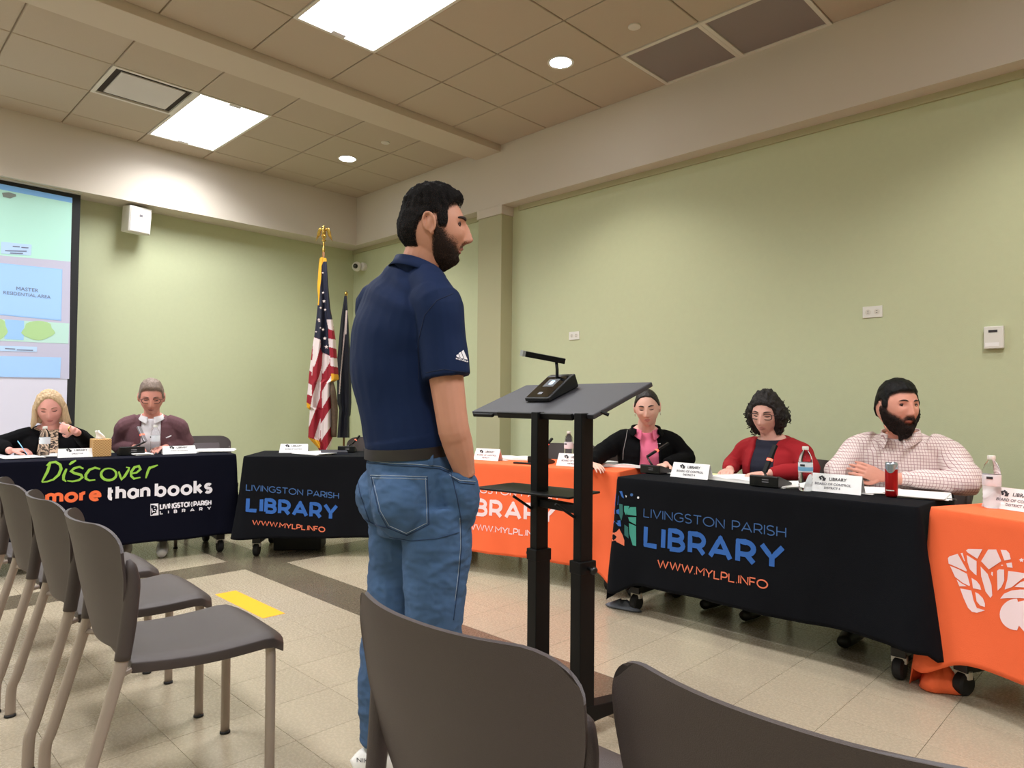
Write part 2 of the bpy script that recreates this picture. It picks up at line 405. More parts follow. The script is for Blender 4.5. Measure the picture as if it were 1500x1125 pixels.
# projection screen
SX = -.10
scr = thing('projection_screen', 'pull-down projection screen with black border showing a bluish plan', 'screen', (SX, -4.3, 0))
def scr_quad(pts, dx, m, name):
    ps = [onX(p[0] / 2.678, p[1] / 2.678 + 260, SX + dx) for p in pts]
    ps = [p - Vector((SX, -4.3, 0)) for p in ps]
    return G().add(ps, [tuple(range(len(ps)))]).build(name, m, scr)
def EM(n, c, e=.07): return mat('projected ' + n, c, .8, emit=e)
y1 = onX(103, 400, SX).y; y0 = -5.6; ztop = 2.965
G().box((-.012, y0 + 4.3, .62), (-.002, y1 + 4.3, ztop)).build('fabric', EM('white', (207, 204, 218)), scr)
G().box((-.014, y1 + 4.3, .55), (.0, y1 + 4.3 + .065, ztop + .05)).build('side_border', mat('screen black border', (22, 22, 24), .7), scr)
G().box((-.014, y0 + 4.3, ztop), (.0, y1 + 4.3, ztop + .05)).build('top_border', MATS['screen black border'], scr)
G().box((-.014, y0 + 4.3, .55), (.0, y1 + 4.3, .62)).build('bottom_border', MATS['screen black border'], scr)
G().box((-.09, y0 + 4.3, ztop + .05), (.05, y1 + 4.3 + .065, SZ - .001)).build('roller_case', M_offwhite, scr)
R_ = 283
scr_quad([(-400, -40), (R_, 90), (R_ - 6, 330), (-400, 270)], .001, EM('teal', (176, 222, 208)), 'image_area')
scr_quad([(-400, -55), (R_ + 1, 80), (R_ + 1, 100), (-400, -30)], .002, EM('sky blue', (126, 178, 232)), 'image_band')
scr_quad([(-400, 270), (R_ - 6, 330), (R_ - 12, 790), (-400, 780)], .0015, EM('lavender', (184, 182, 202)), 'image_area')
scr_quad([(-200, 315), (245, 360), (240, 562), (-200, 520)], .003, EM('blue', (150, 192, 240)), 'plan_room')
scr_quad([(-200, 318), (241, 363), (237, 558), (-200, 516)], .004, EM('blue2', (158, 196, 240)), 'plan_room')
scr_quad([(5, 252), (124, 264), (122, 306), (4, 298)], .003, EM('label', (178, 205, 235)), 'plan_label')
scr_quad([(-200, 545), (272, 572), (268, 652), (-200, 632)], .003, EM('garden', (180, 214, 204)), 'plan_garden')
scr_quad([(20, 556), (95, 562), (93, 638), (18, 634)], .004, EM('pool', (150, 190, 232)), 'plan_room')
for cx, cy, rx, ry in ((150, 600, 62, 38), (-8, 595, 36, 42)):
    scr_quad([(cx + rx * (1 + .12 * math.sin(5 * a)) * math.cos(a), cy + ry * math.sin(a)) for a in [k * math.pi / 12 for k in range(24)]], .005, EM('green tree', (166, 200, 142)), 'plan_tree')
scr_quad([(8, 60), (35, 58), (62, 66), (64, 74), (40, 82), (12, 76)], .004, EM('brown blob', (120, 128, 122)), 'plan_mark')
scr_quad([(-200, 655), (146, 664), (145, 684), (-200, 676)], .004, EM('label', (178, 205, 235)), 'plan_label')
scr_quad([(-200, 695), (240, 706), (236, 786), (-200, 778)], .004, EM('blue2', (158, 196, 240)), 'plan_room')
def fontmesh(txt, size, name, m, parent, mtx, bold=0, align='CENTER'):
    cu = bpy.data.curves.new(name, 'FONT'); cu.body = txt; cu.size = size; cu.align_x = align; cu.offset = bold; cu.resolution_u = 2
    o = bpy.data.objects.new(name, cu); me = bpy.data.meshes.new_from_object(o)
    bpy.data.objects.remove(o); me.materials.append(m)
    o = bpy.data.objects.new(name, me); link(o, parent); o.matrix_local = mtx; me.name = name
    return o
TX = Matrix(((0, 0, 1, 0), (1, 0, 0, 0), (0, 1, 0, 0), (0, 0, 0, 1)))   # text plane facing +x, reading along +y
M_pt = EM('grey text', (112, 116, 140))
for (u, v, s, t) in ((107, 446, .045, 'MASTER'), (107, 466, .040, 'RESIDENTIAL AREA')):
    p = onX(u / 2.678, v / 2.678 + 260, SX + .006) - Vector((SX, -4.3, 0))
    fontmesh(t, s, 'plan_text', M_pt, scr, Matrix.Translation(p) @ TX)
for (u0, u1, v) in ((50, 78, 268), (84, 112, 272), (20, 105, 285), (40, 90, 294), (20, 60, 669), (66, 130, 674)):
    scr_quad([(u0, v), (u1, v + 2), (u1, v + 6), (u0, v + 4)], .005, M_pt, 'plan_mark')
# ================================================================ TABLES AND CLOTHS
TOP = .742
def arc(cx, cy, rx, ry, a0, a1, n=10): return [(cx + rx * math.cos(math.radians(a0 + (a1 - a0) * k / n)), cy + ry * math.sin(math.radians(a0 + (a1 - a0) * k / n))) for k in range(n + 1)]
GL = {
 'L': (.55, [[(0, 1), (0, 0), (.55, 0)]]), 'I': (.0, [[(0, 0), (0, 1)]]), 'V': (.8, [[(0, 1), (.4, 0), (.8, 1)]]),
 'N': (.72, [[(0, 0), (0, 1), (.72, 0), (.72, 1)]]), 'G': (.85, [arc(.48, .5, .48, .5, 48, 318, 20) + [(.85, .2), (.85, .46), (.52, .46)]]),
 'S': (.58, [arc(.29, .75, .28, .25, 35, 270, 12) + arc(.29, .25, .29, .25, 90, -145, 12)]), 'T': (.74, [[(0, 1), (.74, 1)], [(.37, 1), (.37, 0)]]),
 'O': (.98, [arc(.49, .5, .49, .5, 0, 360, 28)]), 'P': (.6, [[(0, 0), (0, 1), (.32, 1)] + arc(.32, .69, .29, .31, 90, -90, 10) + [(0, .38)]]),
 'A': (.84, [[(0, 0), (.42, 1), (.84, 0)], [(.13, .3), (.71, .3)]]), 'R': (.62, [[(0, 0), (0, 1), (.32, 1)] + arc(.32, .69, .29, .31, 90, -90, 10) + [(0, .38)], [(.34, .38), (.62, 0)]]),
 'H': (.7, [[(0, 0), (0, 1)], [(.7, 0), (.7, 1)], [(0, .5), (.7, .5)]]),
 'B': (.6, [[(0, 0), (0, 1), (.3, 1)] + arc(.3, .76, .25, .24, 90, -90, 8) + [(0, .52)], [(.3, .52)] + arc(.33, .26, .27, .26, 90, -90, 8) + [(0, 0)]]),
 'Y': (.78, [[(0, 1), (.39, .42), (.78, 1)], [(.39, .42), (.39, 0)]]), 'W': (1.2, [[(0, 1), (.3, 0), (.6, 1), (.9, 0), (1.2, 1)]]),
 'M': (.88, [[(0, 0), (0, 1), (.44, .38), (.88, 1), (.88, 0)]]), 'F': (.55, [[(0, 0), (0, 1), (.55, 1)], [(0, .5), (.48, .5)]]),
 '.': (.04, [[(0, 0), (.04, 0)]]),
 't': (.30, [[(.12, .95), (.12, .16)] + arc(.26, .16, .14, .16, 180, 275, 5), [(0, .64), (.32, .64)]]),
 'h': (.46, [[(0, 0), (0, 1)], [(0, .36)] + arc(.23, .42, .23, .24, 180, 0, 10) + [(.46, 0)]]), 'n': (.46, [[(0, 0), (0, .66)], [(0, .36)] + arc(.23, .42, .23, .24, 180, 0, 10) + [(.46, 0)]]),
 'a': (.56, [arc(.27, .33, .27, .33, 0, 360, 18), [(.56, .66), (.56, 0)]]), 'o': (.62, [arc(.31, .33, .31, .33, 0, 360, 20)]),
 'b': (.58, [[(0, 1), (0, 0)], arc(.3, .33, .28, .33, 0, 360, 18)]), 'k': (.48, [[(0, 0), (0, 1)], [(.42, .66), (.03, .3)], [(.15, .38), (.48, 0)]]),
 's': (.4, [arc(.2, .49, .19, .16, 30, 270, 9) + arc(.2, .16, .2, .17, 90, -150, 9)]), 'r': (.3, [[(0, 0), (0, .66)], [(0, .34)] + arc(.22, .4, .22, .24, 180, 80, 6)]),
 'e': (.6, [[(.02, .33), (.58, .33)] + arc(.3, .33, .29, .33, 0, 310, 16)]),
 'm': (.86, [[(0, 0), (0, .66)], [(0, .4)] + arc(.215, .45, .215, .21, 180, 0, 8) + [(.43, 0)], [(.43, .4)] + arc(.645, .45, .215, .21, 180, 0, 8) + [(.86, 0)]]),
}
def layout(txt, track, space=.45):
    x = 0; out = []
    for ch in txt:
        if ch == ' ': x += space; continue
        wd, st = GL[ch]; out += [[(px + x, py) for px, py in s] for s in st]; x += wd + track
    return out, x - track
def ribbon(g, pts, hw, fn, step=.02, taper=False):
    """flat stroke of half width hw along 2-D points, every vertex put through fn (q, w) -> 3-D"""
    P = []
    for i in range(len(pts) - 1):
        a, b = Vector(pts[i]), Vector(pts[i + 1]); n = max(1, int((b - a).length / step))
        P += [(a + (b - a) * k / n) for k in range(n)]
    P.append(Vector(pts[-1])); m = len(P); vs = []
    closed = (P[0] - P[-1]).length < 1e-6
    for i, p in enumerate(P):
        d0 = (P[i] - P[i - 1]) if i else ((P[-1] - P[-2]) if closed else P[1] - P[0])
        d1 = (P[i + 1] - P[i]) if i < m - 1 else ((P[1] - P[0]) if closed else d0)
        d0 = d0.normalized(); d1 = d1.normalized(); t = (d0 + d1)
        t = t.normalized() if t.length > 1e-3 else d1
        n = Vector((-t.y, t.x)); cs_ = n.dot(Vector((-d1.y, d1.x))); k = 1 / max(.86, cs_)
        if cs_ < .93 and hw > .004 and not taper: g.add([fn(p.x + hw * math.cos(q_), p.y + hw * math.sin(q_)) for q_ in [j_ * math.pi / 6 for j_ in range(12)]], [tuple(range(12))])
        h = hw * k
        if taper: h *= .45 + .55 * math.sin(math.pi * min(1, i / (m - 1) * .9 + .1))
        e = 0
        if not closed: e = -hw * .0
        vs += [fn(*(p + n * h)), fn(*(p - n * h))]
    g.add(vs, [(2 * i, 2 * i + 1, 2 * i + 3, 2 * i + 2) for i in range(m - 1)])
def poly2(pts, fn, g, step=.02):
    bm = bmesh.new(); vs = [bm.verts.new((p[0], p[1], 0)) for p in pts]; bm.faces.new(vs)
    bmesh.ops.triangulate(bm, faces=bm.faces)
    for _ in range(3):
        es = [e for e in bm.edges if e.calc_length() > step * 1.6]
        if not es: break
        bmesh.ops.subdivide_edges(bm, edges=es, cuts=1); bmesh.ops.triangulate(bm, faces=bm.faces)
    bm.verts.index_update()
    g.add([fn(v.co.x, v.co.y) for v in bm.verts], [tuple(v.index for v in f.verts) for f in bm.faces]); bm.free()

class Table:
    def __init__(s, O, yaw, L, label, clabel, m, seed, drops=(.60, .60, .60), cl=(.05, .05), cx=(.03, .03), D=.6, amp=1.35):
        s.O = Vector((O[0], O[1], 0)); s.yaw = yaw; s.L = L; s.D = D; s.M = frame(s.O, yaw); s.seed = seed; s.amp = amp
        s.cl = cl; s.cx = cx; s.drops = drops
        t = thing('training_table', label, 'table', s.O, yaw, 'wheeled tables under cloths'); s.table = t
        G().box((.008, .008, TOP - .035), (L - .008, D - .008, TOP - .004)).build('tabletop', mat('laminate', (150, 140, 128), .5), t, bevel=.003)
        for x in (.09, L - .09):
            g = G(); g.box((x - .025, D / 2 - .035, .10), (x + .025, D / 2 + .035, TOP - .035)); g.box((x - .03, .05, .095), (x + .03, D - .05, .135))
            lg = g.build('leg', M_blackp, t, bevel=.004)
            for y in (.07, D - .07):
                c = G(); c.lathe([(.001, -.022), (.036, -.022), (.046, -.014), (.046, .014), (.036, .022), (.001, .022)], (x, y, .0465), 18, Matrix.Rotation(math.pi / 2, 4, 'Y'))
                c.build('caster', M_rub, lg, smooth=True, auto=35)
            for y in (.07, D - .07): G().box((x - .03, y - .012, .07), (x + .03, y + .012, .105)).build('caster_fork', M_offwhite, lg)
        s.cloth = s.mk_cloth(m); tag(s.cloth, clabel, 'tablecloth', 'board tablecloths')
    def path(s, u):
        """u metres along back-left > front-left > front-right > back-right; gives point, outward normal"""
        D, L, r = s.D, s.L, .018; q = math.pi * r / 2
        if u <= D - r: return Vector((0, D - u, 0)), Vector((-1, 0, 0))
        if u <= D - r + q:
            a = (u - D + r) / r; return Vector((r - r * math.cos(a), r - r * math.sin(a), 0)), Vector((-math.cos(a), -math.sin(a), 0))
        u2 = u - (D - r + q)
        if u2 <= L - 2 * r: return Vector((r + u2, 0, 0)), Vector((0, -1, 0))
        u3 = u2 - (L - 2 * r)
        if u3 <= q:
            a = u3 / r; return Vector((L - r + r * math.sin(a), r - r * math.cos(a), 0)), Vector((math.sin(a), -math.cos(a), 0))
        return Vector((L, r + (u3 - q), 0)), Vector((1, 0, 0))
    def pt(s, u, w):
        D, L, r = s.D, s.L, .018; q = math.pi * r / 2; c1 = D - r + q / 2; c2 = c1 + L - 2 * r + q; tot = c2 + c1
        p, n = s.path(min(max(u, 0), tot)); t = max(w, 0) / .6
        off = .004 + .02 * t ** 1.5 + s.amp * t * (.022 * noise.noise(Vector((u * 2.2, w * .6, s.seed))) + .012 * noise.noise(Vector((u * 6, w * 1.5, s.seed + 5))))
        k1 = math.exp(-((u - c1) / .09) ** 2); k2 = math.exp(-((u - c2) / .09) ** 2)
        tt = max(t, 0) ** 1.15
        off += tt * (s.cl[0] * k1 + s.cl[1] * k2)
        off += .004 * noise.noise(Vector((u * 14, w * 5, s.seed + 9))) * min(1, t * 4)
        if w < .02: off *= w / .02
        return p + n * off + Vector((0, 0, TOP + .003 - w))
    def drop(s, u):
        D, L, r = s.D, s.L, .018; q = math.pi * r / 2; c1 = D - r + q / 2; c2 = c1 + L - 2 * r + q
        b = s.drops[0] if u < c1 else (s.drops[1] if u < c2 else s.drops[2])
        return b + s.cx[0] * math.exp(-((u - c1) / .10) ** 2) + s.cx[1] * math.exp(-((u - c2) / .10) ** 2) + .01 * noise.noise(Vector((u * 3, 0, s.seed)))
    def mk_cloth(s, m):
        D, L, r = s.D, s.L, .018; q = math.pi * r / 2; tot = 2 * (D - r) + 2 * q + L - 2 * r
        us = []; u = 0
        marks = [D - r, D - r + q, D - r + q + L - 2 * r, D - r + 2 * q + L - 2 * r, tot]; pr = 0
        for k, b in enumerate(marks):
            n = 5 if k in (1, 3) else max(2, int((b - pr) / .022)); us += [pr + (b - pr) * i / n for i in range(n)]; pr = b
        us.append(tot); n = len(us); g = G(); rows = 30
        ts = [0, .01, .03, .06] + [.06 + .94 * (k + 1) / rows for k in range(rows)]
        vs = [s.pt(u, s.drop(u) * t) for t in ts for u in us]
        fs = [(i * n + j, (i + 1) * n + j, (i + 1) * n + j + 1, i * n + j + 1) for i in range(len(ts) - 1) for j in range(n - 1)]
        k = len(vs); fs.append(tuple(range(n)))
        me = bpy.data.meshes.new('tablecloth'); me.from_pydata([tuple(v) for v in vs], [], fs); me.materials.append(m)
        me.polygons.foreach_set('use_smooth', [True] * (len(fs) - 1) + [False]); me.update()
        o = bpy.data.objects.new('tablecloth', me); link(o); o.location = s.O; o.rotation_euler = (0, 0, s.yaw)
        md = o.modifiers.new('t', 'SOLIDIFY'); md.thickness = .0025; md.offset = -1
        return o
    def qw(s, px, py):
        """pixel -> (distance along the front from its left corner, drop below the top)"""
        r_ = ray(px, py); n = s.M.to_3x3() @ Vector((0, -1, 0)); dd = .01
        for _ in range(3):
            o = s.O + n * dd; t = (o - CAM).dot(n) / r_.dot(n); p = s.M.inverted() @ (CAM + r_ * t)
            q, w_ = p.x, TOP + .003 - p.z; dd = -s.F0(q, w_).y
        return q, w_
    def F0(s, q, w_): return s.pt(s.D - .018 + math.pi * .009 + q - .018, w_)
    def F(s, q, w_):
        p = s.F0(q, w_); p2 = s.F0(q + .004, w_) - p; p3 = s.F0(q, w_ + .004) - p; n = p3.cross(p2); n.normalize()
        if n.y > 0: n = -n
        return p + n * .0016
    def text(s, txt, bl, br, tl, tr, hw, m, track=.2, space=.5, name='lettering'):
        q0, w0 = s.qw(*bl); q1, w1 = s.qw(*br); _, w2 = s.qw(*tl); _, w3 = s.qw(*tr)
        st, wd = layout(txt, track, space); g = G()
        for pl in st:
            pts = []
            for x, y in pl:
                f = x / wd; q = q0 + hw + (q1 - q0 - 2 * hw) * f; b = w0 + (w1 - w0) * f; t = w2 + (w3 - w2) * f
                pts.append((q, b - hw - (b - t - 2 * hw) * y))
            ribbon(g, pts, hw, s.F)
        return g.build(name, m, s.cloth)
    def at(s, x, y, z=TOP + .0035): return s.M @ Vector((x, y, z))

R = math.radians
T1 = Table((1.62, -3.80), R(81), 1.60, 'cloth-covered wheeled table before the projection screen', 'navy black cloth reading Discover more than books on the left table', M_ncloth, 1, cx=(.03, .0), cl=(.05, .03))
T2 = Table((2.103, -2.27), R(50.1), 1.51, 'cloth-covered wheeled table behind the standing man', 'black library cloth on the diagonal table behind the standing man', M_bcloth, 2, cx=(.0, .02), cl=(.05, .03))
T3 = Table((3.145, -1.41), R(14.1), 1.50, 'cloth-covered wheeled table behind the lectern', 'orange library cloth behind the lectern posts', M_ocloth, 3, cx=(.02, .085), cl=(.04, .05))
T4 = Table((4.76, -1.295), 0, 1.515, 'cloth-covered wheeled table before the woman in red', 'black library cloth below the red cardigan and the bearded man', M_bcloth, 4, cx=(.07, -.005), cl=(.015, .07), drops=(.62, .575, .60))
T5 = Table((6.305, -1.245), R(-24), 1.51, 'cloth-covered wheeled table at the right picture edge', 'orange cloth with white tree emblem at the right picture edge', M_ocloth, 5, cx=(.08, .03), cl=(.05, .05), drops=(.66, .585, .60))

# lettering
T4.text('LIVINGSTON PARISH', (942.7, 757.5), (1151.8, 788), (942.7, 744), (1151.8, 772.5), .0026, M_blue2)
T4.text('LIBRARY', (942.7, 800.7), (1150, 837), (942.7, 767.7), (1152, 799), .0125, M_blue, track=.3)
T4.text('WWW.MYLPL.INFO', (963, 831.3), (1125, 863.6), (962, 818.7), (1125.3, 850), .0032, M_orp)
T2.text('LIVINGSTON PARISH', (360, 718.7), (496.6, 731), (355.8, 708.7), (496.6, 721.7), .0032, M_blue2)
T2.text('LIBRARY', (359.5, 750), (495, 763), (354.4, 727), (495.5, 738.5), .0125, M_blue, track=.3)
T2.text('WWW.MYLPL.INFO', (369, 769), (476.3, 780), (367.5, 761.4), (476.3, 771.8), .0036, M_orp)
# the orange table carries the same print: place it by the same distances from its end
def same(src, dst, txt, px4, hw, m, track, dq):
    g = G(); q = [src.qw(*p) for p in px4]; st, wd = layout(txt, track, .5)
    for pl in st:
        pts = []
        for x, y in pl:
            f = x / wd; a = q[0][0] + hw + (q[1][0] - q[0][0] - 2 * hw) * f; b = q[0][1] + (q[1][1] - q[0][1]) * f; t = q[2][1] + (q[3][1] - q[2][1]) * f
            pts.append((a + dq, b - hw - (b - t - 2 * hw) * y))
        ribbon(g, pts, hw, dst.F)
    return g.build('lettering', m, dst.cloth)
DQ = T3.qw(816.5, 752)[0] - T4.qw(1152, 799)[0]
same(T4, T3, 'LIVINGSTON PARISH', [(942.7, 757.5), (1151.8, 788), (942.7, 744), (1151.8, 772.5)], .0032, M_lil, .2, DQ)
same(T4, T3, 'LIBRARY', [(942.7, 800.7), (1150, 837), (942.7, 767.7), (1152, 799)], .0125, M_lil, .3, DQ)
same(T4, T3, 'WWW.MYLPL.INFO', [(963, 831.3), (1125, 863.6), (962, 818.7), (1125.3, 850)], .0036, M_lil, .2, DQ)
# Discover more than books
def cr(s_, ox, oy): return lambda x, y: (ox + x / s_, oy + y / s_)
c3 = cr(4.839, 40, 660); g = G()
DISC = [[(165, 82), (142, 150), (103, 222)], [(138, 108), (160, 86), (200, 80), (232, 100), (240, 130), (222, 172), (185, 205), (140, 220), (103, 224)],
        [(278, 128), (258, 175), (256, 205), (276, 220)], [(298, 100), (320, 82), (346, 70)],
        [(398, 128), (370, 115), (332, 125), (310, 146), (335, 160), (380, 172), (390, 190), (365, 210), (320, 218), (283, 214)],
        [(516, 130), (480, 121), (440, 136), (415, 170), (415, 198), (440, 212), (482, 207)],
        arc(577, 168, 54, 42, -60, 300, 20),
        [(648, 148), (658, 180), (668, 204), (690, 182), (716, 140), (722, 122), (700, 118)],
        [(735, 163), (775, 156), (802, 132), (790, 110), (760, 118), (736, 150), (736, 180), (756, 199), (802, 190)],
        [(868, 113), (852, 155), (840, 196)], [(850, 152), (870, 122), (925, 103)]]
for st in DISC: ribbon(g, [T1.qw(*c3(x, y)) for x, y in st], .0085, T1.F, taper=True)
g.build('lettering', M_lime, T1.cloth)
T1.text('than books', (155, 733.5), (311, 722.5), (154, 711.5), (311, 700.5), .0108, M_wht, track=.30, space=.22)
T1.text('more', (66, 738), (148.8, 733.8), (66, 717), (148.8, 712), .0108, M_or2, track=.30)
T1.text('LIVINGSTON PARISH', (233.8, 746.4), (309.7, 739.8), (233.8, 738), (309.7, 732), .0046, M_wht, track=.22, space=.35)
T1.text('LIBRARY', (234, 753.6), (309.2, 746.6), (234, 748.4), (309.2, 741.6), .003, M_wht, track=1.25)
g = G(); poly2([T1.qw(*c3(*p)) for p in ((873, 378), (928, 374), (930, 458), (873, 463))], T1.F, g)
lg = g.build('logo', M_wht, T1.cloth); g = G()
def up(fn, e=.001):
    def f(q, w_):
        a = fn(q, w_); return a + Vector((0, -e, 0))
    return f
for pl in ([(876, 385), (900, 388), (918, 394), (922, 412), (914, 428), (916, 440), (895, 446), (882, 458), (876, 458)],):
    poly2([T1.qw(*c3(*p)) for p in pl], up(T1.F), g)
g.build('logo_portrait', M_ncloth, lg)
g = G()
for st in ([(896, 402), (906, 400)], [(900, 415), (910, 420)], [(885, 430), (905, 432)], [(882, 410), (886, 440)]): ribbon(g, [T1.qw(*c3(*p)) for p in st], .003, up(T1.F, .002))
g.build('logo_portrait_line', M_wht, lg)
# white tree-and-book emblem on the right orange cloth
c5 = cr(6.25, 1380, 780)
EMB = [[(55, 235), (70, 218), (145, 195), (230, 345), (225, 357), (150, 310), (62, 285)], [(172, 190), (190, 186), (212, 262), (205, 262)], [(222, 165), (240, 150), (372, 152), (325, 240), (235, 182)],
       [(228, 206), (318, 262), (318, 392), (300, 380), (255, 335), (235, 270)], [(360, 262), (425, 155), (498, 155), (545, 262), (430, 338), (412, 318)],
       [(538, 158), (590, 162), (618, 190), (632, 245), (572, 256)], [(590, 282), (640, 274), (648, 322), (600, 318)],
       [(75, 305), (150, 335), (230, 378), (258, 480), (252, 490), (190, 460), (120, 405)], [(135, 430), (180, 465), (230, 492), (160, 492)], [(168, 512), (270, 530), (290, 620), (320, 690), (395, 712), (320, 735), (275, 725), (240, 690), (195, 590)],
       [(272, 415), (320, 445), (350, 485), (360, 525), (285, 510)], [(305, 545), (335, 560), (375, 600), (395, 650), (395, 682), (350, 668), (318, 630)], [(355, 310), (420, 380), (455, 480), (462, 575), (445, 600), (400, 540), (360, 400)],
       [(505, 350), (525, 336), (570, 340), (572, 440), (545, 500), (510, 532)], [(608, 352), (690, 362), (790, 378), (790, 400), (740, 420), (640, 500), (575, 522), (600, 430)], [(665, 498), (720, 455), (800, 428), (800, 505)],
       [(535, 605), (570, 560), (640, 530), (720, 522), (800, 524), (800, 606), (720, 600), (600, 600)], [(455, 360), (468, 362), (466, 402), (452, 385)],
       arc(690, 750, 160, 145, 90, 270, 16)[::-1] + [(800, 610), (860, 640), (880, 760), (850, 930), (760, 915)],
       [(705, 250), (722, 242), (728, 232), (736, 242), (754, 246), (742, 256), (744, 272), (730, 264), (716, 270), (718, 256)], [(540, 300), (552, 294), (562, 300), (552, 306)]]
g = G()
for pl in EMB: poly2([T5.qw(*c5(*p)) for p in pl], T5.F, g)
g.build('tree_emblem', M_lil, T5.cloth)
# the coloured emblem at the left end of the right black cloth
c6 = cr(5.1125, 880, 690)
def emblem(T, c, sets):
    for m, pls in sets:
        g = G()
        for pl in pls: poly2([T.qw(*c(*p)) for p in pl], T.F, g)
        g.build('tree_emblem', m, T.cloth)
emblem(T4, c6, [(M_blue, [[(118, 170), (134, 185), (130, 255), (108, 270), (108, 200)], [(140, 150), (160, 150), (176, 205), (160, 195)], [(104, 280), (138, 285), (140, 325), (106, 318)], [(104, 375), (148, 368), (153, 415), (135, 412)]]),
    (M_dteal, [[(140, 245), (165, 250), (168, 320), (155, 372), (140, 330)], [(178, 400), (205, 420), (210, 505), (178, 480)]]),
    (M_teal, [[(176, 260), (215, 262), (190, 330), (176, 300)], [(222, 270), (265, 270), (268, 335), (196, 325), (202, 290)], [(205, 345), (266, 345), (264, 402), (215, 375)], [(212, 390), (265, 412), (266, 562), (240, 555), (215, 470)]]),
    (M_orp, [[(98, 490), (118, 455), (140, 432), (165, 480), (178, 520), (177, 560), (130, 535), (105, 515)]]),
    (M_blue2, [arc(232, 178, 11, 12, 0, 330, 8)]), (M_wht, [arc(281, 199, 8, 9, 0, 330, 8), [(186, 180), (196, 186), (190, 200)]])])
emblem(T2, cr(5.113, 330, 600), [(M_teal, [[(72, 745), (82, 700), (84, 738), (74, 775)]]), (M_wht, [[(88, 640), (93, 622), (92, 650)]])])
# orange corner of the right cloth gathered on the floor, grey turned hem of the black one
def floor_fold(name, T, c, r, m, seed, hh=.03):
    g = G(); rings = []
    for k in range(7):
        f = k / 6; z = hh * (1 - f) ** .7
        rings.append([Vector((c[0] + r[0] * (.25 + .75 * f) * math.cos(a) * (1 + .18 * math.sin(3 * a + seed)), c[1] + r[1] * (.25 + .75 * f) * math.sin(a) * (1 + .15 * math.cos(4 * a + seed)), z + .006 + .012 * (1 - f) * math.sin(4 * a + 2 * seed))) for a in [j * math.pi / 12 for j in range(24)]])
    g.loft(rings); o = g.build(name, m, T.cloth, smooth=True)
    o.matrix_parent_inverse = (Matrix.Translation(T.O) @ Matrix.Rotation(T.yaw, 4, 'Z')).inverted()
    return o
floor_fold('gathered_corner', T5, (6.33, -1.215), (.085, .075), M_ocloth, 1, .095)
floor_fold('turned_hem', T4, (4.77, -1.24), (.11, .06), M_graycl, 2, .03)

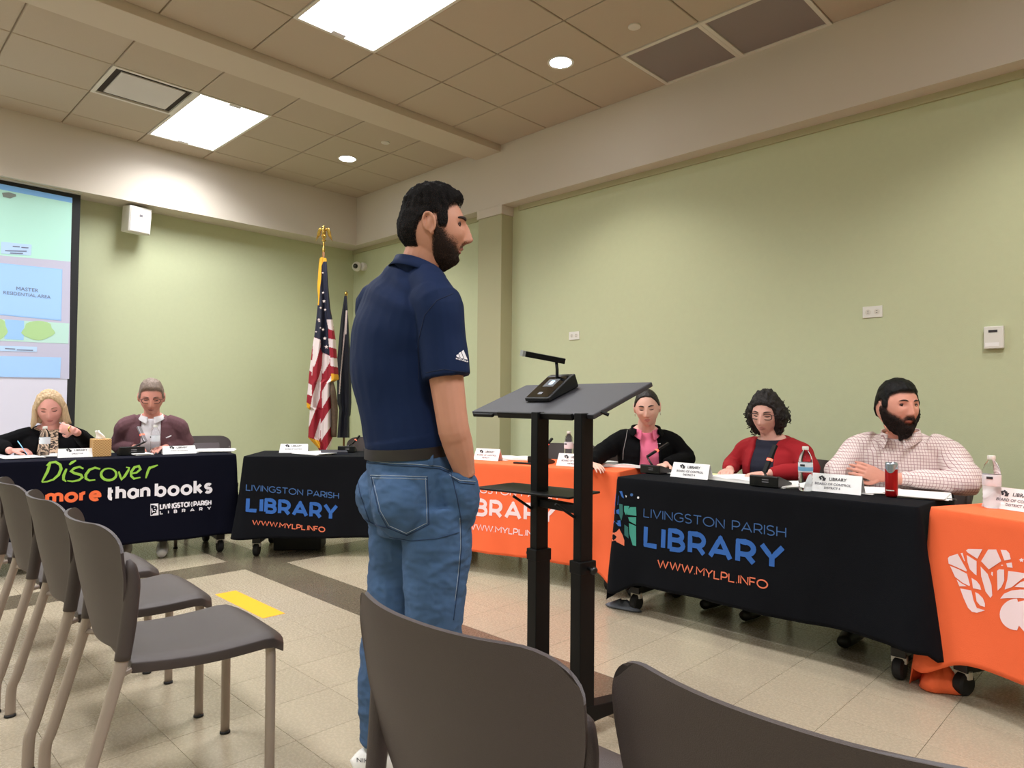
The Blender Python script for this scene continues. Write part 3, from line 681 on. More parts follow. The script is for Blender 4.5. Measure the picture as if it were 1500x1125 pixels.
# ================================================================ CHAIRS
def make_chair():
    t = thing('stacking_chair', 'brown plastic stacking chair', 'chair')
    # seat shell: rows back->front, columns across
    def seat_pt(u, v, lower):   # u -1..1 across, v 0 rear .. 1 front
        hw = .205 + .022 * v; x = u * hw; y = -.205 + .44 * v
        z = .452 - .012 * math.sin(math.pi * min(v * 1.2, 1)) + .012 * abs(u) ** 3 * (1 - v) - (.032 * max(0, (v - .82) / .18) ** 2)
        if v > .8: x *= 1 - .16 * ((v - .8) / .2) ** 3 * abs(u) ** 3
        edge = max(abs(u) ** 8, 0)
        z -= .014 * edge
        return Vector((x, y - .01 * abs(u) ** 4 * (v > .9), z - (.030 if lower else 0)))
    nu, nv = 14, 16; g = G(); top = []; bot = []
    for i in range(nv + 1):
        top.append([seat_pt(-1 + 2 * j / nu, i / nv, 0) for j in range(nu + 1)]); bot.append([seat_pt(-1 + 2 * j / nu, i / nv, 1) for j in range(nu + 1)])
    rings = [tp + bt[::-1] for tp, bt in zip(top, bot)]
    g.loft(rings); g.build('seat', M_chair, t, smooth=True, bevel=.004, seg=2, auto=50)
    # backrest shell, concave to the front, wings forward
    def back_pt(u, v, o):       # v 0 bottom .. 1 top
        w0 = .176 + .084 * math.sin(math.pi / 2 * min(1, v * 1.05)); x = u * w0; k = .34; a = max(0, abs(u) - (1 - k)) / k
        zt = .828 - .070 * (1 - math.sqrt(max(0, 1 - a * a)))
        z = .478 + (zt - .478) * v
        y = -.268 - .052 * v - .03 * max(0, v - .75) + .082 * abs(u) ** 2.2 * (.4 + .6 * v) + .02 * (1 - v) ** 2
        return Vector((x, y, z)) + Vector((-.30 * u, 1, .1)).normalized() * o
    nu, nv = 32, 18; g = G(); rings = []; SU = [math.sin(math.pi / 2 * (-1 + 2 * j / 32)) for j in range(33)]
    for i in range(nv + 1):
        f = [back_pt(u_, i / nv, .004) for u_ in SU]; b = [back_pt(u_, i / nv, -.004) for u_ in SU]
        rings.append(f + b[::-1])
    g.loft(rings); g.build('backrest', M_chair, t, smooth=True, weld=True, auto=60)
    for s in (-1, 1):
        lg = G().tube([(s * .243, -.335, 0), (s * .243, -.333, .10), (s * .238, -.315, .16), (s * .232, -.245, .42), (s * .230, -.232, .475)], (.013, .0165), n=12, side=(1, 0, 0), smooth=4).build('leg', M_chairleg, t, smooth=True)
        G().lathe([(.015, 0), (.019, .001), (.0185, .007), (.016, .009)], (s * .243, -.335, 0), 12).build('foot', M_rub, lg, smooth=True)
        G().tube([(s * .230, -.232, .472), (s * .234, -.222, .56), (s * .240, -.215, .66), (s * .242, -.220, .71), (s * .238, -.226, .735)], [(.0165, .020), (.0165, .021), (.016, .020), (.014, .016), (.004, .005)], n=12, side=(1, 0, 0), smooth=4).build('upright', M_chair, t, smooth=True)
        lf = G().tube([(s * .195, .185, 0), (s * .195, .183, .30), (s * .195, .18, .405), (s * .195, .165, .428)], (.0125, .0155), n=12, side=(1, 0, 0), smooth=4).build('leg', M_chairleg, t, smooth=True)
        G().lathe([(.014, 0), (.018, .001), (.0175, .007), (.015, .009)], (s * .195, .185, 0), 12).build('foot', M_rub, lf, smooth=True)
        G().tube([(s * .180, .17, .424), (s * .17, 0, .424), (s * .17, -.18, .428), (s * .232, -.24, .432)], .009, n=8).build('seat_rail', M_chairleg, t, smooth=True)
    return t
ch0 = make_chair()
CH = [  # x, y, yaw(0 = faces +y), label
 (4.85, -3.66, -4, 'brown plastic chair nearest the camera in the left row, taupe legs fully in view'),
 (4.27, -3.65, -4, 'brown chair second from the camera in the left row'),
 (3.71, -3.65, -4, 'brown chair third from the camera in the left row'),
 (3.12, -3.66, -3, 'farthest brown chair of the left row, cut by the left picture edge'),
 (6.232, -3.520, 1, 'large brown chair back in the bottom foreground, behind the standing man'),
 (6.755, -3.45, 1, 'brown chair back at the bottom right, beside the other foreground chair')]
for i, (x, y, a, lab) in enumerate(CH):
    c = ch0 if i == 0 else dup(ch0)
    c.location = (x, y, 0); c.rotation_euler = (0, 0, R(a)); tag(c, lab, 'chair', 'audience chairs')
def seat_chair(x, y, yaw, lab): return tag(dup(ch0, (x, y, 0), yaw), lab, 'chair', 'chairs behind the board tables')

# ================================================================ LECTERN
lt = thing('lectern', 'black two-post rolling lectern with tilted grey desk beside the standing man', 'lectern', (5.46, -2.6, 0), R(-8.6))
LM = frame((5.46, -2.6, 0), R(-8.6)).inverted()
def lp(*p): return LM @ Vector(p)
A, B, C_, D_ = lp(4.886, -2.519, 1.121), lp(5.628, -2.631, 1.121), lp(5.672, -2.337, 1.241), lp(4.930, -2.225, 1.241)
nrm = (B - A).cross(D_ - A).normalized()
def inset(P, k=.02):
    c = sum(P, Vector()) / 4; return [p for p in P]
g = G(); ds = [A, B, C_, D_]; g.loft([[p - nrm * .018 for p in ds], [p for p in ds]]); g.build('desk', M_desk, lt, bevel=.004, seg=2)
ea = (B - A).normalized(); eb = (D_ - A).normalized()
def lipbox(a, b, w_, h_):
    return G().loft([[a - nrm * .02, a - nrm * .02 - eb * w_, a + nrm * h_ - eb * w_, a + nrm * h_], [b - nrm * .02, b - nrm * .02 - eb * w_, b + nrm * h_ - eb * w_, b + nrm * h_]])
lipbox(A + ea * .02, A + ea * .16, .012, -.006).build('lip', M_black, lt, bevel=.002)
lipbox(A + ea * .20, B - ea * .10, .012, .004).build('lip', M_black, lt, bevel=.002)
for x_, tag_ in ((5.337, 0), (5.58, 1)):
    c = lp(x_, -2.60, 0); c.y = .0
    g = G(); g.box((c.x - .020, -.028, .60), (c.x + .020, .028, 1.126)); g.build('post', M_black, lt, bevel=.003)
    g = G(); g.box((c.x - .026, -.034, .10), (c.x + .026, .034, .612)); po = g.build('post', M_black, lt, bevel=.003)
    G().box((c.x - .029, -.037, .575), (c.x + .029, .037, .618)).build('collar', M_black, po, bevel=.003)
    sx = 1 if tag_ else -1
    G().tube([(c.x + sx * .025, 0, .596), (c.x + sx * .05, 0, .592)], .006, n=8).build('knob_stem', M_black, po)
    G().ball((c.x + sx * .055, 0, .592), (.010, .016, .014), 10, 8).build('knob', M_blackp, po, smooth=True)
    g = G(); ft = [(-.26, .075, .028), (-.06, .07, .05), (0, .065, .06), (.06, .07, .05), (.26, .075, .028)]
    g.loft([[(c.x - .03, y, z), (c.x + .03, y, z), (c.x + .028, y, z + h_), (c.x - .028, y, z + h_)] for y, z, h_ in ft])
    fo = g.build('foot', M_black, lt, bevel=.003)
    for y in (-.235, .235):
        G().lathe([(.001, -.010), (.024, -.010), (.028, -.006), (.028, .006), (.024, .010), (.001, .010)], (c.x + .012, y, .0285), 16, Matrix.Rotation(math.pi / 2, 4, 'Y')).build('caster', M_rub, fo, smooth=True, auto=35)
        G().box((c.x - .006, y - .012, .03), (c.x + .0, y + .012, .078)).build('caster_fork', M_offwhite, fo)
    # desk brackets
    G().tube([(c.x, -.02, 1.10), (c.x + .02, .22, 1.192)], .008, n=8).build('bracket', M_black, lt, smooth=True)
c0, c1 = lp(5.337, -2.6, 0), lp(5.58, -2.6, 0)
G().box((c0.x, -.02, .13), (c1.x, .02, .17)).build('cross_bar', M_black, lt, bevel=.003)
G().box((c0.x, -.018, .775), (c1.x, .018, .805)).build('cross_bar', M_black, lt, bevel=.003)
# shelf
q = [lp(*p) for p in ((5.10, -2.70, .832), (5.535, -2.64, .832), (5.505, -2.425, .832), (5.09, -2.47, .832))]
g = G(); g.loft([[p - Vector((0, 0, .008)) for p in q], q]); g.build('shelf', M_black, lt, bevel=.003)
for cx in (c0.x, c1.x): G().tube([(cx - .01, -.02, .76), (cx - .03, -.10, .815)], .005, n=8).build('bracket', M_black, lt)
# desk angle lever at the right
G().tube([LM @ W(880, 603, 2.345), LM @ W(892, 608, 2.34)], .006, n=8).build('tilt_lever', M_black, lt)

# ---------------------------------------------------------------- microphones
def mic(loc, yaw, label, bar, s=1.0, pitch=None, lit=False, barm=None):
    """wedge base (screen on the sloped front), stem, flat bar with light ring; bar = two world points"""
    loc = Vector(loc); t = thing('conference_microphone', label, 'microphone', loc, yaw, 'desk microphones')
    Mw = Matrix.Translation(loc) @ Matrix.Rotation(yaw, 4, 'Z')
    if pitch is not None: t.rotation_euler = pitch.to_euler(); Mw = Matrix.Translation(loc) @ pitch.to_4x4()
    I = Mw.inverted()
    wd, dp, h = .075 * s, .085 * s, .058 * s
    P_ = [(-dp, .002), (dp, .002), (dp, h), (dp * .72, h), (-dp, .018)]
    g = G(); g.loft([[(-wd, y, z) for y, z in P_], [(wd, y, z) for y, z in P_]]); g.build('base', M_blackp, t, bevel=.004)
    a = Vector((0, -dp, .018)); b = Vector((0, dp * .72, h)); e = (b - a); n = Vector((0, -e.z, e.y)).normalized()
    def q(f0, f1, x0, x1, nm, m, z=.001):
        k = [a + e * f0 + n * z, a + e * f1 + n * z]
        return G().add([(x0, k[0].y, k[0].z), (x1, k[0].y, k[0].z), (x1, k[1].y, k[1].z), (x0, k[1].y, k[1].z)], [(0, 1, 2, 3)]).build(nm, m, t)
    q(.04, .96, -wd * .9, wd * .9, 'face_plate', M_glossb); q(.5, .85, -wd * .45, wd * .45, 'screen', mat('dim lcd', (52, 56, 62), .3), .0016)
    q(.6, .76, -wd * .12, wd * .18, 'screen_mark', M_scr, .002); q(.16, .26, -wd * .2, wd * .15, 'button', mat('button grey', (90, 90, 94), .4), .002)
    for k in (0, 1): G().box((-wd * .35, dp + .0005, h * (.45 + .2 * k)), (wd * .1, dp + .001, h * (.52 + .2 * k))).build('back_mark', M_ink, t)
    p0, p1 = I @ Vector(bar[0]), I @ Vector(bar[1]); ax = (p1 - p0).normalized()
    root = Vector((0, dp * .55, h * .85)); j = p0 + ax * (p1 - p0).length * (.0 if pitch is None else .2)
    G().tube([root, root.lerp(j, .5) + Vector((0, .003, .0)), j], .0065 * s, n=8).build('stem', M_blackp, t, smooth=True)
    sd = ax.cross(Vector((0, 0, 1))); sd = sd.normalized() if sd.length > .2 else Vector((1, 0, 0)); upv = sd.cross(ax).normalized()
    r0 = [p0 + sd * x * (.013 if pitch is None else .018) * s + upv * y * (.007 if pitch is None else .0115) * s for x, y in ((-1, -1), (1, -1), (1, 1), (-1, 1))]; r1 = [p + (p1 - p0) for p in r0]
    br = G().loft([r0, r1]).build('microphone_bar', barm or M_black, t, bevel=.002)
    k0 = p0 + (p1 - p0) * .42; k1 = p0 + (p1 - p0) * .5
    if pitch is None:
        G().loft([[k0 + (p - p0) * 1.08 for p in r0], [k1 + (p - p0) * 1.08 for p in r0]]).build('light_ring', M_led, br)
    else: G().loft([[p1 + (p - p0) * 1.03 for p in r0], [p1 + ax * .012 + (p - p0) * 1.03 for p in r0]]).build('end_cap', mat('mic silver', (170, 172, 176), .35, metal=.6), br)
    return t
tabz = TOP + .0035
# on the lectern
ex = (lt.matrix_basis.to_3x3() @ Matrix.Rotation(0, 3, 'Z'))
Lw = frame((5.46, -2.6, 0), R(-8.6)); ea_w = Lw.to_3x3() @ ea; eb_w = Lw.to_3x3() @ eb; nw = Lw.to_3x3() @ nrm
def on_desk(px, py, h=0):
    r_ = ray(px, py); o = Lw @ A + nw * h; return CAM + r_ * ((o - CAM).dot(nw) / r_.dot(nw))
pc = on_desk(809, 578, .001)
rot = Matrix((ea_w, eb_w, nw)).transposed() @ Matrix.Rotation(R(0), 3, 'Z')
dl = (pc - CAM).dot(MB @ Vector((0, 0, -1)))
mic(pc, 0, 'microphone unit standing on the lectern desk, flat bar raised toward the man', (W(826, 529, dl + .03), W(768, 518, dl - .02)), 1.0, pitch=rot)
def yawto(p, q): return math.atan2(q[1] - p[1], q[0] - p[0])
def tmic(px, py, T, x_off, barpx, lab, dz=0, s=.9, barm=None):
    p = onZ(px, py, tabz); d = (p - CAM).dot(MB @ Vector((0, 0, -1)))
    return mic(p, T.yaw + math.pi, lab, (W(barpx[0][0], barpx[0][1], d + .02), W(barpx[1][0], barpx[1][1], d + .05)), s, barm=barm)
tmic(191, 666, T1, 0, ((213, 647), (203, 625)), 'desk microphone before the man in the maroon blazer', s=1.1, barm=mat('grey brushed bar', (150, 146, 152), .3, metal=.4))
tmic(509, 662, T2, 0, ((516, 650), (527, 638)), 'desk microphone at the standing man\'s back')
tmic(793, 679, T3, 0, ((796, 658), (809, 642)), 'desk microphone seen between the lectern posts')
tmic(962, 693, T4, 0, ((948, 669), (979, 649)), 'desk microphone by the woman in the black jacket')
tmic(1129, 712, T4, 0, ((1120, 692), (1136, 652)), 'desk microphone before the red cardigan', s=1.0)

# ---------------------------------------------------------------- things on the tables
def bottle(loc, label, lab=M_lab, band=M_labb, full=.3):
    t = thing('water_bottle', label, 'bottle', loc, 0, 'water bottles on the tables')
    prof = [(.001, .002), (.026, .001), (.031, .006), (.032, .03), (.0305, .037), (.0325, .045), (.0305, .053), (.0325, .062), (.0315, .07), (.0325, .08), (.0325, .145), (.031, .155), (.024, .178), (.014, .192), (.0125, .196), (.0125, .204)]
    G().lathe(prof, n=22).build('body', M_clear, t, smooth=True)
    G().lathe([(.0332, .092), (.0336, .094), (.0336, .136), (.0332, .138)], n=22, cap=False).build('label', lab, t, smooth=True)
    if band: G().lathe([(.0337, .098), (.0339, .099), (.0339, .116), (.0337, .117)], n=22, cap=False).build('label_band', band, t, smooth=True)
    G().box((-.012, -.0345, .12), (.01, -.0335, .130)).build('label_mark', M_inkd, t)
    G().lathe([(.001, .198), (.0145, .199), (.0148, .201), (.0148, .213), (.0135, .215), (.001, .215)], n=20).build('cap', M_white, t, smooth=True, auto=40)
    return t
for (px, py, lab, b) in ((65, 669, 'water bottle before the blonde woman who is writing', None), (227, 664, 'water bottle before the man in the maroon blazer', None),
      (833, 676, 'water bottle seen between the lectern posts', None), (1180, 719, 'water bottle with blue label beside the red cardigan', M_labb), (1453, 744, 'water bottle on the orange cloth at the right picture edge', None)):
    bottle(onZ(px, py, tabz), lab, band=b)
def tent(px, py, T, label, lines, wd=.25, h=.082, rz=0):
    p = onZ(px, py, tabz); t = thing('name_card', label, 'name card', p, T.yaw + rz, 'folded name cards')
    g = G(); b = .035
    for s in (-1, 1):
        g.loft([[(-wd / 2, s * b, .001), (wd / 2, s * b, .001), (wd / 2 - .004, 0, h), (-wd / 2 + .004, 0, h)], [(-wd / 2, s * (b - .002), .001), (wd / 2, s * (b - .002), .001), (wd / 2 - .004, -s * .0001, h - .003), (-wd / 2 + .004, -s * .0001, h - .003)]])
    g.build('card', M_card, t); G().box((-wd / 2 + .01, b - .008, .0005), (wd / 2 + .03, b + .022, .0018)).build('base_flap', M_card, t)
    a = math.atan2(h, b); mt = Matrix.Translation((0, -b * .5 - .0012, h * .5)) @ Matrix.Rotation(a, 4, 'X')
    yy = .018
    for k, (s_, size) in enumerate(lines):
        fontmesh(s_, size, 'card_lettering', M_ink if k else M_inkd, t, mt @ Matrix.Translation((.02 if k == 0 else 0, yy - .004, .0005)), bold=.0004); yy -= size * 1.15
    lg = G()
    for (x, y, r_) in ((-.062, .026, .006), (-.054, .031, .005), (-.047, .026, .006), (-.058, .018, .005)): lg.add([mt @ Vector((x + r_ * math.cos(q_), y + r_ * math.sin(q_), .0006)) for q_ in [j * math.pi / 4 for j in range(8)]], [tuple(range(8))])
    lg.add([mt @ Vector(v) for v in ((-.05, .010, .0006), (-.036, .010, .0006), (-.034, .026, .0006), (-.048, .022, .0006))], [(0, 1, 2, 3)])
    lg.build('card_logo', M_inkd, t)
    return t
LB = ('LIBRARY', .021); BC = ('BOARD OF CONTROL', .0165)
tent(113, 669.5, T1, 'white name card beside the tissue box', [LB, ('DIRECTOR', .014)], .235, .062)
tent(262, 664.5, T1, 'white name card at the end of the Discover cloth', [LB, ('BOARD OF CONTROL', .012)], .235, .06)
tent(431, 663, T2, 'white name card on the diagonal black table', [LB, ('BOARD OF CONTROL', .013)], .22, .07)
tent(715, 674, T3, 'white name card at the standing man\'s elbow', [LB, BC, ('DISTRICT 1', .014)], .21)
tent(841, 683, T3, 'white name card behind the right lectern post', [LB, BC, ('DISTRICT 3', .014)], .23)
tent(1013, 700, T4, 'white name card between the two women', [LB, BC, ('DISTRICT 4', .015)], .235)
tent(1222, 721, T4, 'white name card reading District 5 beside the red can', [LB, BC, ('DISTRICT 5', .015)], .26, .086)
tent(1494, 748, T5, 'white name card cut by the right picture edge', [LB, BC, ('DISTRICT 6', .015)], .26, .086)
# red can
can = thing('drink_can', 'slim red and silver drink can before the bearded man', 'can', onZ(1306, 728, tabz))
G().lathe([(.001, .001), (.021, .001), (.0265, .008), (.0265, .030), (.0265, .148), (.023, .156)], n=28).build('body', M_canr, can, smooth=True)
G().lathe([(.0266, .148), (.0268, .128), (.0267, .150), (.0235, .158), (.0225, .158), (.021, .154), (.001, .153)], n=28).build('rim', M_cans, can, smooth=True)
g = G(); n = 18
vs = []; 
for k in range(n + 1):
    a = R(-150 + 130 * k / n); vs += [(.0269 * math.cos(a), .0269 * math.sin(a), .150), (.0269 * math.cos(a), .0269 * math.sin(a), .140 - .030 * abs(math.sin(k / n * math.pi)))]
g.add(vs, [(2 * k, 2 * k + 1, 2 * k + 3, 2 * k + 2) for k in range(n)]); g.build('silver_print', M_cans, can)
G().add([(.0271 * math.cos(R(a)), .0271 * math.sin(R(a)), z) for z in (.03, .034) for a in range(-130, -40, 10)], [(k, k + 1, k + 10, k + 9) for k in range(8)]).build('white_line', M_white, can)
# tissue box
tb = thing('tissue_box', 'square tan woven-print tissue box with white tissue sticking out', 'tissue box', onZ(147, 668, tabz), T1.yaw + .1)
G().box((-.058, -.058, 0), (.058, .058, .125)).build('box', M_tis, tb, bevel=.003)
g = G(); rings = []
for k in range(6):
    f = k / 5; rings.append([Vector(((.032 - .018 * f + .006 * math.sin(3 * a + 4 * f)) * math.cos(a) - .02 * f, (.012 + .010 * math.sin(2 * a + 5 * f)) * math.sin(a), .124 + .055 * f + .008 * f * math.sin(2 * a))) for a in [j * math.pi / 8 for j in range(16)]])
g.loft(rings).build('tissue', M_paper, tb, smooth=True)
# papers, folders, tablets
def paper(px, py, T, label, size=(.216, .279), rz=0, h=.003, m=M_paper, name='paper', cat='paper', n=3, grp='papers on the tables', sheets=True):
    p = onZ(px, py, tabz); t = thing(name, label, cat, p, T.yaw + rz, grp)
    for k in range(n):
        a = (random.random() - .5) * .18 if k else 0; mt = Matrix.Rotation(a, 4, 'Z') @ Matrix.Translation(((random.random() - .5) * .02 * k, (random.random() - .5) * .02 * k, 0))
        G().box((-size[0] / 2, -size[1] / 2, k * h / n + .0002), (size[0] / 2, size[1] / 2, (k + 1) * h / n), mt).build('sheet' if sheets else 'cover', m, t)
    return t
def booklet(px, py, T, label, wd=.42, dp=.27, rz=0, h=.02):
    p = onZ(px, py, tabz); t = thing('open_binder', label, 'binder', p, T.yaw + rz, 'open binders')
    G().box((-wd / 2 - .01, -dp / 2 - .006, .0005), (wd / 2 + .01, dp / 2 + .006, .004)).build('cover', M_white, t)
    for s in (-1, 1):
        rings = []
        for k in range(9):
            f = k / 8; x = s * f * wd / 2; z = .004 + h * (math.sin(math.pi * min(1, .12 + f * .75)) ** .8) * (1 - .55 * f)
            rings.append([(x, -dp / 2, .004), (x, dp / 2, .004), (x, dp / 2, z), (x, -dp / 2, z)])
        G().loft(rings).build('pages', M_paper, t, smooth=True, auto=40)
    return t
paper(30, 670, T1, 'loose papers under the writing hand', rz=.3, h=.008, n=4)
paper(92, 667, T1, 'papers between the bottle and the name card', rz=-.4, h=.012)
paper(207, 666, T1, 'white pad before the maroon blazer', (.12, .20), rz=.1, h=.014)
paper(314, 661, T1, 'fanned papers at the right end of the Discover table', rz=1.2, h=.016, n=5)
tb1 = thing('tablet_computer', 'dark tablet in an open case on the Discover table', 'tablet', onZ(300, 660, tabz), T1.yaw)
G().box((-.12, -.002, 0), (.12, .004, .075), Matrix.Rotation(R(-38), 4, 'X')).build('screen_half', mat('dark maroon case', (42, 22, 26), .4), tb1, bevel=.002); G().box((-.12, -.13, 0), (.12, 0, .008)).build('base_half', MATS['dark maroon case'], tb1, bevel=.002)
paper(462, 665, T2, 'papers on the diagonal table beside the microphone', rz=.9, h=.014, n=4)
paper(489, 664, T2, 'dark folder lying on the diagonal table', (.20, .26), rz=.2, h=.02, m=mat('dark folder', (40, 42, 54), .5), n=1, name='folder', cat='folder', sheets=False)
booklet(752, 672, T3, 'open binder with dark cover left of the left lectern post', .36, .24, .3, .014)
tag(G().box((-.09, -.016, 0), (.09, .016, .012), Matrix.Translation(onZ(770, 680, tabz)) @ Matrix.Rotation(T3.yaw, 4, 'Z')).build('eyeglass_case', M_blackp, bevel=.003), 'slim black case lying at the orange table edge', 'case')
booklet(905, 682, T3, 'open white binder before the woman in the black jacket', .40, .25, .2, .022)
paper(1000, 692, T4, 'small papers behind the black-jacket woman\'s microphone', rz=.2, h=.006)
tag(G().box((-.05, -.04, 0), (.05, .04, .012), Matrix.Translation(onZ(1038, 697, tabz)) @ Matrix.Rotation(.3, 4, 'Z')).build('sticky_note_pad', mat('pale yellow', (228, 226, 168), .8)), 'pale yellow note pad between the two women', 'note pad')
booklet(1085, 703, T4, 'open binder with papers before the red cardigan', .40, .26, -.15, .02)
paper(1160, 711, T4, 'papers beside the bottle, before the red cardigan', rz=-.5, h=.008)
paper(1350, 726, T4, 'papers and dark clipboard at the bearded man\'s forearm', rz=.2, h=.010, n=4)
paper(1285, 719, T4, 'papers under the clasped hands', rz=.5, h=.006)
tag(G().box((-.15, -.012, 0), (.15, .012, .006), Matrix.Translation(onZ(1345, 728, tabz)) @ Matrix.Rotation(-.02, 4, 'Z')).build('clipboard', M_blackp, bevel=.002), 'dark clipboard edge at the corner of the black table', 'clipboard')

# ================================================================ FLAGS
def pip(x, y, poly):
    c = False; n = len(poly); j = n - 1
    for i in range(n):
        xi, yi = poly[i]; xj, yj = poly[j]
        if (yi > y) != (yj > y) and x < (xj - xi) * (y - yi) / (yj - yi + 1e-9) + xi: c = not c
        j = i
    return c
r1 = cr(8.04, 430, 340); r2 = cr(5.62, 430, 470)
def lerp_tab(tab, y):
    for (ya, xa), (yb, xb) in zip(tab, tab[1:]):
        if ya <= y <= yb: return xa + (xb - xa) * (y - ya) / (yb - ya)
    return tab[0][1] if y < tab[0][0] else tab[-1][1]
def flag_cloth(name, left, right, y0, y1, depth, colour, mats, parent, pleat, par_inv):
    nr, nc = int((y1 - y0) / .9), 56; g = G(); rings_f, rings_b = [], []
    for i in range(nr + 1):
        y = y0 + (y1 - y0) * i / nr; a, b = lerp_tab(left, y), lerp_tab(right, y); row = []; rb = []
        for j in range(nc + 1):
            f = j / nc; x = a + (b - a) * f; k = min(1, i / nr * 3)
            dz = pleat * k * (math.sin(f * 9.5 + y * .006) * .6 + .3 * math.sin(f * 21 + y * .01)) - .05 * k * math.sin(math.pi * f)
            row.append(W(x, y, depth + dz)); rb.append(W(x, y, depth + dz + .004))
        rings_f.append((row, y, a, b)); rings_b.append(rb)
    n = nc + 1
    for rws, flip in ((([r[0] for r in rings_f]), False), (rings_b, True)):
        k = len(g.v); g.v += [tuple(par_inv @ p) for r in rws for p in r]
        for i in range(nr):
            y, a, b = rings_f[i][1:]
            for j in range(nc):
                q_ = (k + i * n + j, k + (i + 1) * n + j, k + (i + 1) * n + j + 1, k + i * n + j + 1)
                g.f.append(q_[::-1] if flip else q_); g.mi.append(colour(a + (b - a) * (j + .5) / nc, y + .45))
    return g.build(name, mats, parent, smooth=True)
WH = [[(160, 132), (224, 156), (222, 215), (178, 360), (165, 380), (155, 330), (158, 235)], [(130, 320), (162, 322), (158, 400), (152, 480), (150, 420), (130, 410)], [(110, 505), (150, 530), (152, 620), (105, 600)],
      [(235, 362), (230, 480), (215, 640), (128, 872), (120, 862), (138, 710), (155, 620), (215, 440)], [(222, 800), (222, 960), (205, 990), (168, 970)], [(240, 262), (300, 290), (296, 345), (240, 440), (232, 400), (235, 300)],
      [(310, 450), (314, 590), (235, 720), (232, 590), (240, 570)], [(318, 700), (320, 850), (225, 990), (222, 850)], [(325, 955), (325, 1000), (300, 1070), (268, 1060)], [(272, -10), (325, -10), (330, 82), (285, 65)],
      [(285, 145), (350, 155), (356, 232), (293, 215)], [(298, 300), (365, 310), (372, 385), (305, 370)]]
WH = [[r2(*p) for p in pl] for pl in WH]
GO = [[r2(*p) for p in pl] for pl in ([(90, 660), (138, 690), (132, 735), (90, 700)], [(100, 955), (205, 985), (218, 1010), (216, 1050), (185, 1048), (150, 990), (100, 978)], [(310, 432), (380, 445), (380, 492), (330, 498), (310, 520)])] + [[r1(*p) for p in pl] for pl in ([(290, 280), (330, 280), (355, 300), (395, 305), (395, 345), (350, 350), (330, 400), (325, 560), (310, 680), (300, 860), (262, 860), (262, 300)],)]
NV = [r2(*p) for p in [(100, -700), (290, -700), (300, -30), (282, -20), (285, 65), (286, 140), (298, 285), (262, 270), (235, 262), (226, 230), (224, 156), (160, 130), (100, 120)]]
NV2 = [r1(*p) for p in [(250, 300), (420, 300), (440, 950), (470, 1045), (400, 1040), (388, 1010), (380, 1200), (250, 1200)]]
def uscol(x, y):
    for pl in GO:
        if pip(x, y, pl): return 3
    for pl in WH:
        if pip(x, y, pl): return 1
    if pip(x, y, NV) or pip(x, y, NV2): return 0
    return 2
DF = 7.0
fb = W(473.5, 400, DF + .10); fbz = (fb.x, fb.y, 0)
us = thing('american_flag', 'American flag with gold fringe hanging on a pole with a gold eagle', 'flag', fbz)
ui = Matrix.Translation(-Vector(fbz))
L_ = [(376, 472.5), (378, 468.5), (387, 467), (419, 464.8), (439.5, 466), (470, 463), (493, 460.2), (512, 457), (545, 453), (569, 451), (588, 449), (597, 449.5), (600, 454), (620, 452.5), (641, 451.3), (646, 456), (655, 464.7), (660, 468)]
R_t = [(376, 475), (379, 478.5), (415, 480.6), (452, 484), (470, 487.5), (497, 491.6), (538, 495), (556, 496.3), (558, 492), (561, 486), (595, 486.3), (641, 487), (652, 485), (660, 481)]
flag_cloth('flag_cloth', L_, R_t, 376, 660, DF, uscol, [M_fb, M_fw, M_red, M_fr], us, .045, ui)
G().tube([(0, 0, .05), (0, 0, 2.74)], .014, n=12).build('pole', mat('oak pole', (120, 80, 42), .4), us, smooth=True)
G().lathe([(.001, 0), (.15, 0), (.15, .02), (.05, .05), (.03, .10), (.001, .10)], n=24).build('base', M_gold, us, smooth=True, auto=40)
ez = 2.70
G().lathe([(.015, ez), (.016, ez + .03), (.009, ez + .05), (.012, ez + .09), (.008, ez + .11), (.024, ez + .115), (.024, ez + .125), (.009, ez + .13), (.022, ez + .15), (.03, ez + .165), (.02, ez + .18), (.001, ez + .185)], n=16).build('ferrule', M_gold, us, smooth=True, auto=40)
rt = MB @ Vector((1, 0, 0)); rt.z = 0; rt.normalize(); fw = Vector((-rt.y, rt.x, 0)); bz = ez + .17
def eg(x, y, z): return rt * x + fw * y + Vector((0, 0, bz + z))
g = G(); g.tube([eg(0, 0, .0), eg(0, -.005, .03), eg(0, -.01, .065), eg(0, -.012, .085)], [.014, .022, .017, .011], n=10, smooth=3); g.ball(eg(0, -.014, .092), .014, 10, 8); g.tube([eg(0, -.02, .092), eg(-.022, -.03, .088)], [.006, .001], n=6)
eg_o = g.build('eagle_body', M_gold, us, smooth=True)
for s in (-1, 1):
    g = G()
    for k in range(6):
        f = k / 5; tip = eg(s * (.085 - .045 * f), .01, -.055 + .012 * k); g.tube([eg(s * .014, 0, .06), eg(s * (.05 - .012 * f), .004, .075 - .02 * f), tip], [.008, .009, .002], n=6, smooth=3)
    g.build('wing', M_gold, us, smooth=True)
def star(p, r_, depth):
    g = G(); vs = []
    for k in range(10):
        a = math.pi / 2 + k * math.pi / 5; q_ = r_ if k % 2 == 0 else r_ * .4; vs.append(ui @ W(p[0] + q_ * math.cos(a), p[1] - q_ * math.sin(a), depth))
    vs.append(ui @ W(p[0], p[1], depth - .004)); g.add(vs, [(k, (k + 1) % 10, 10) for k in range(10)]); g.build('star', M_fw, us)
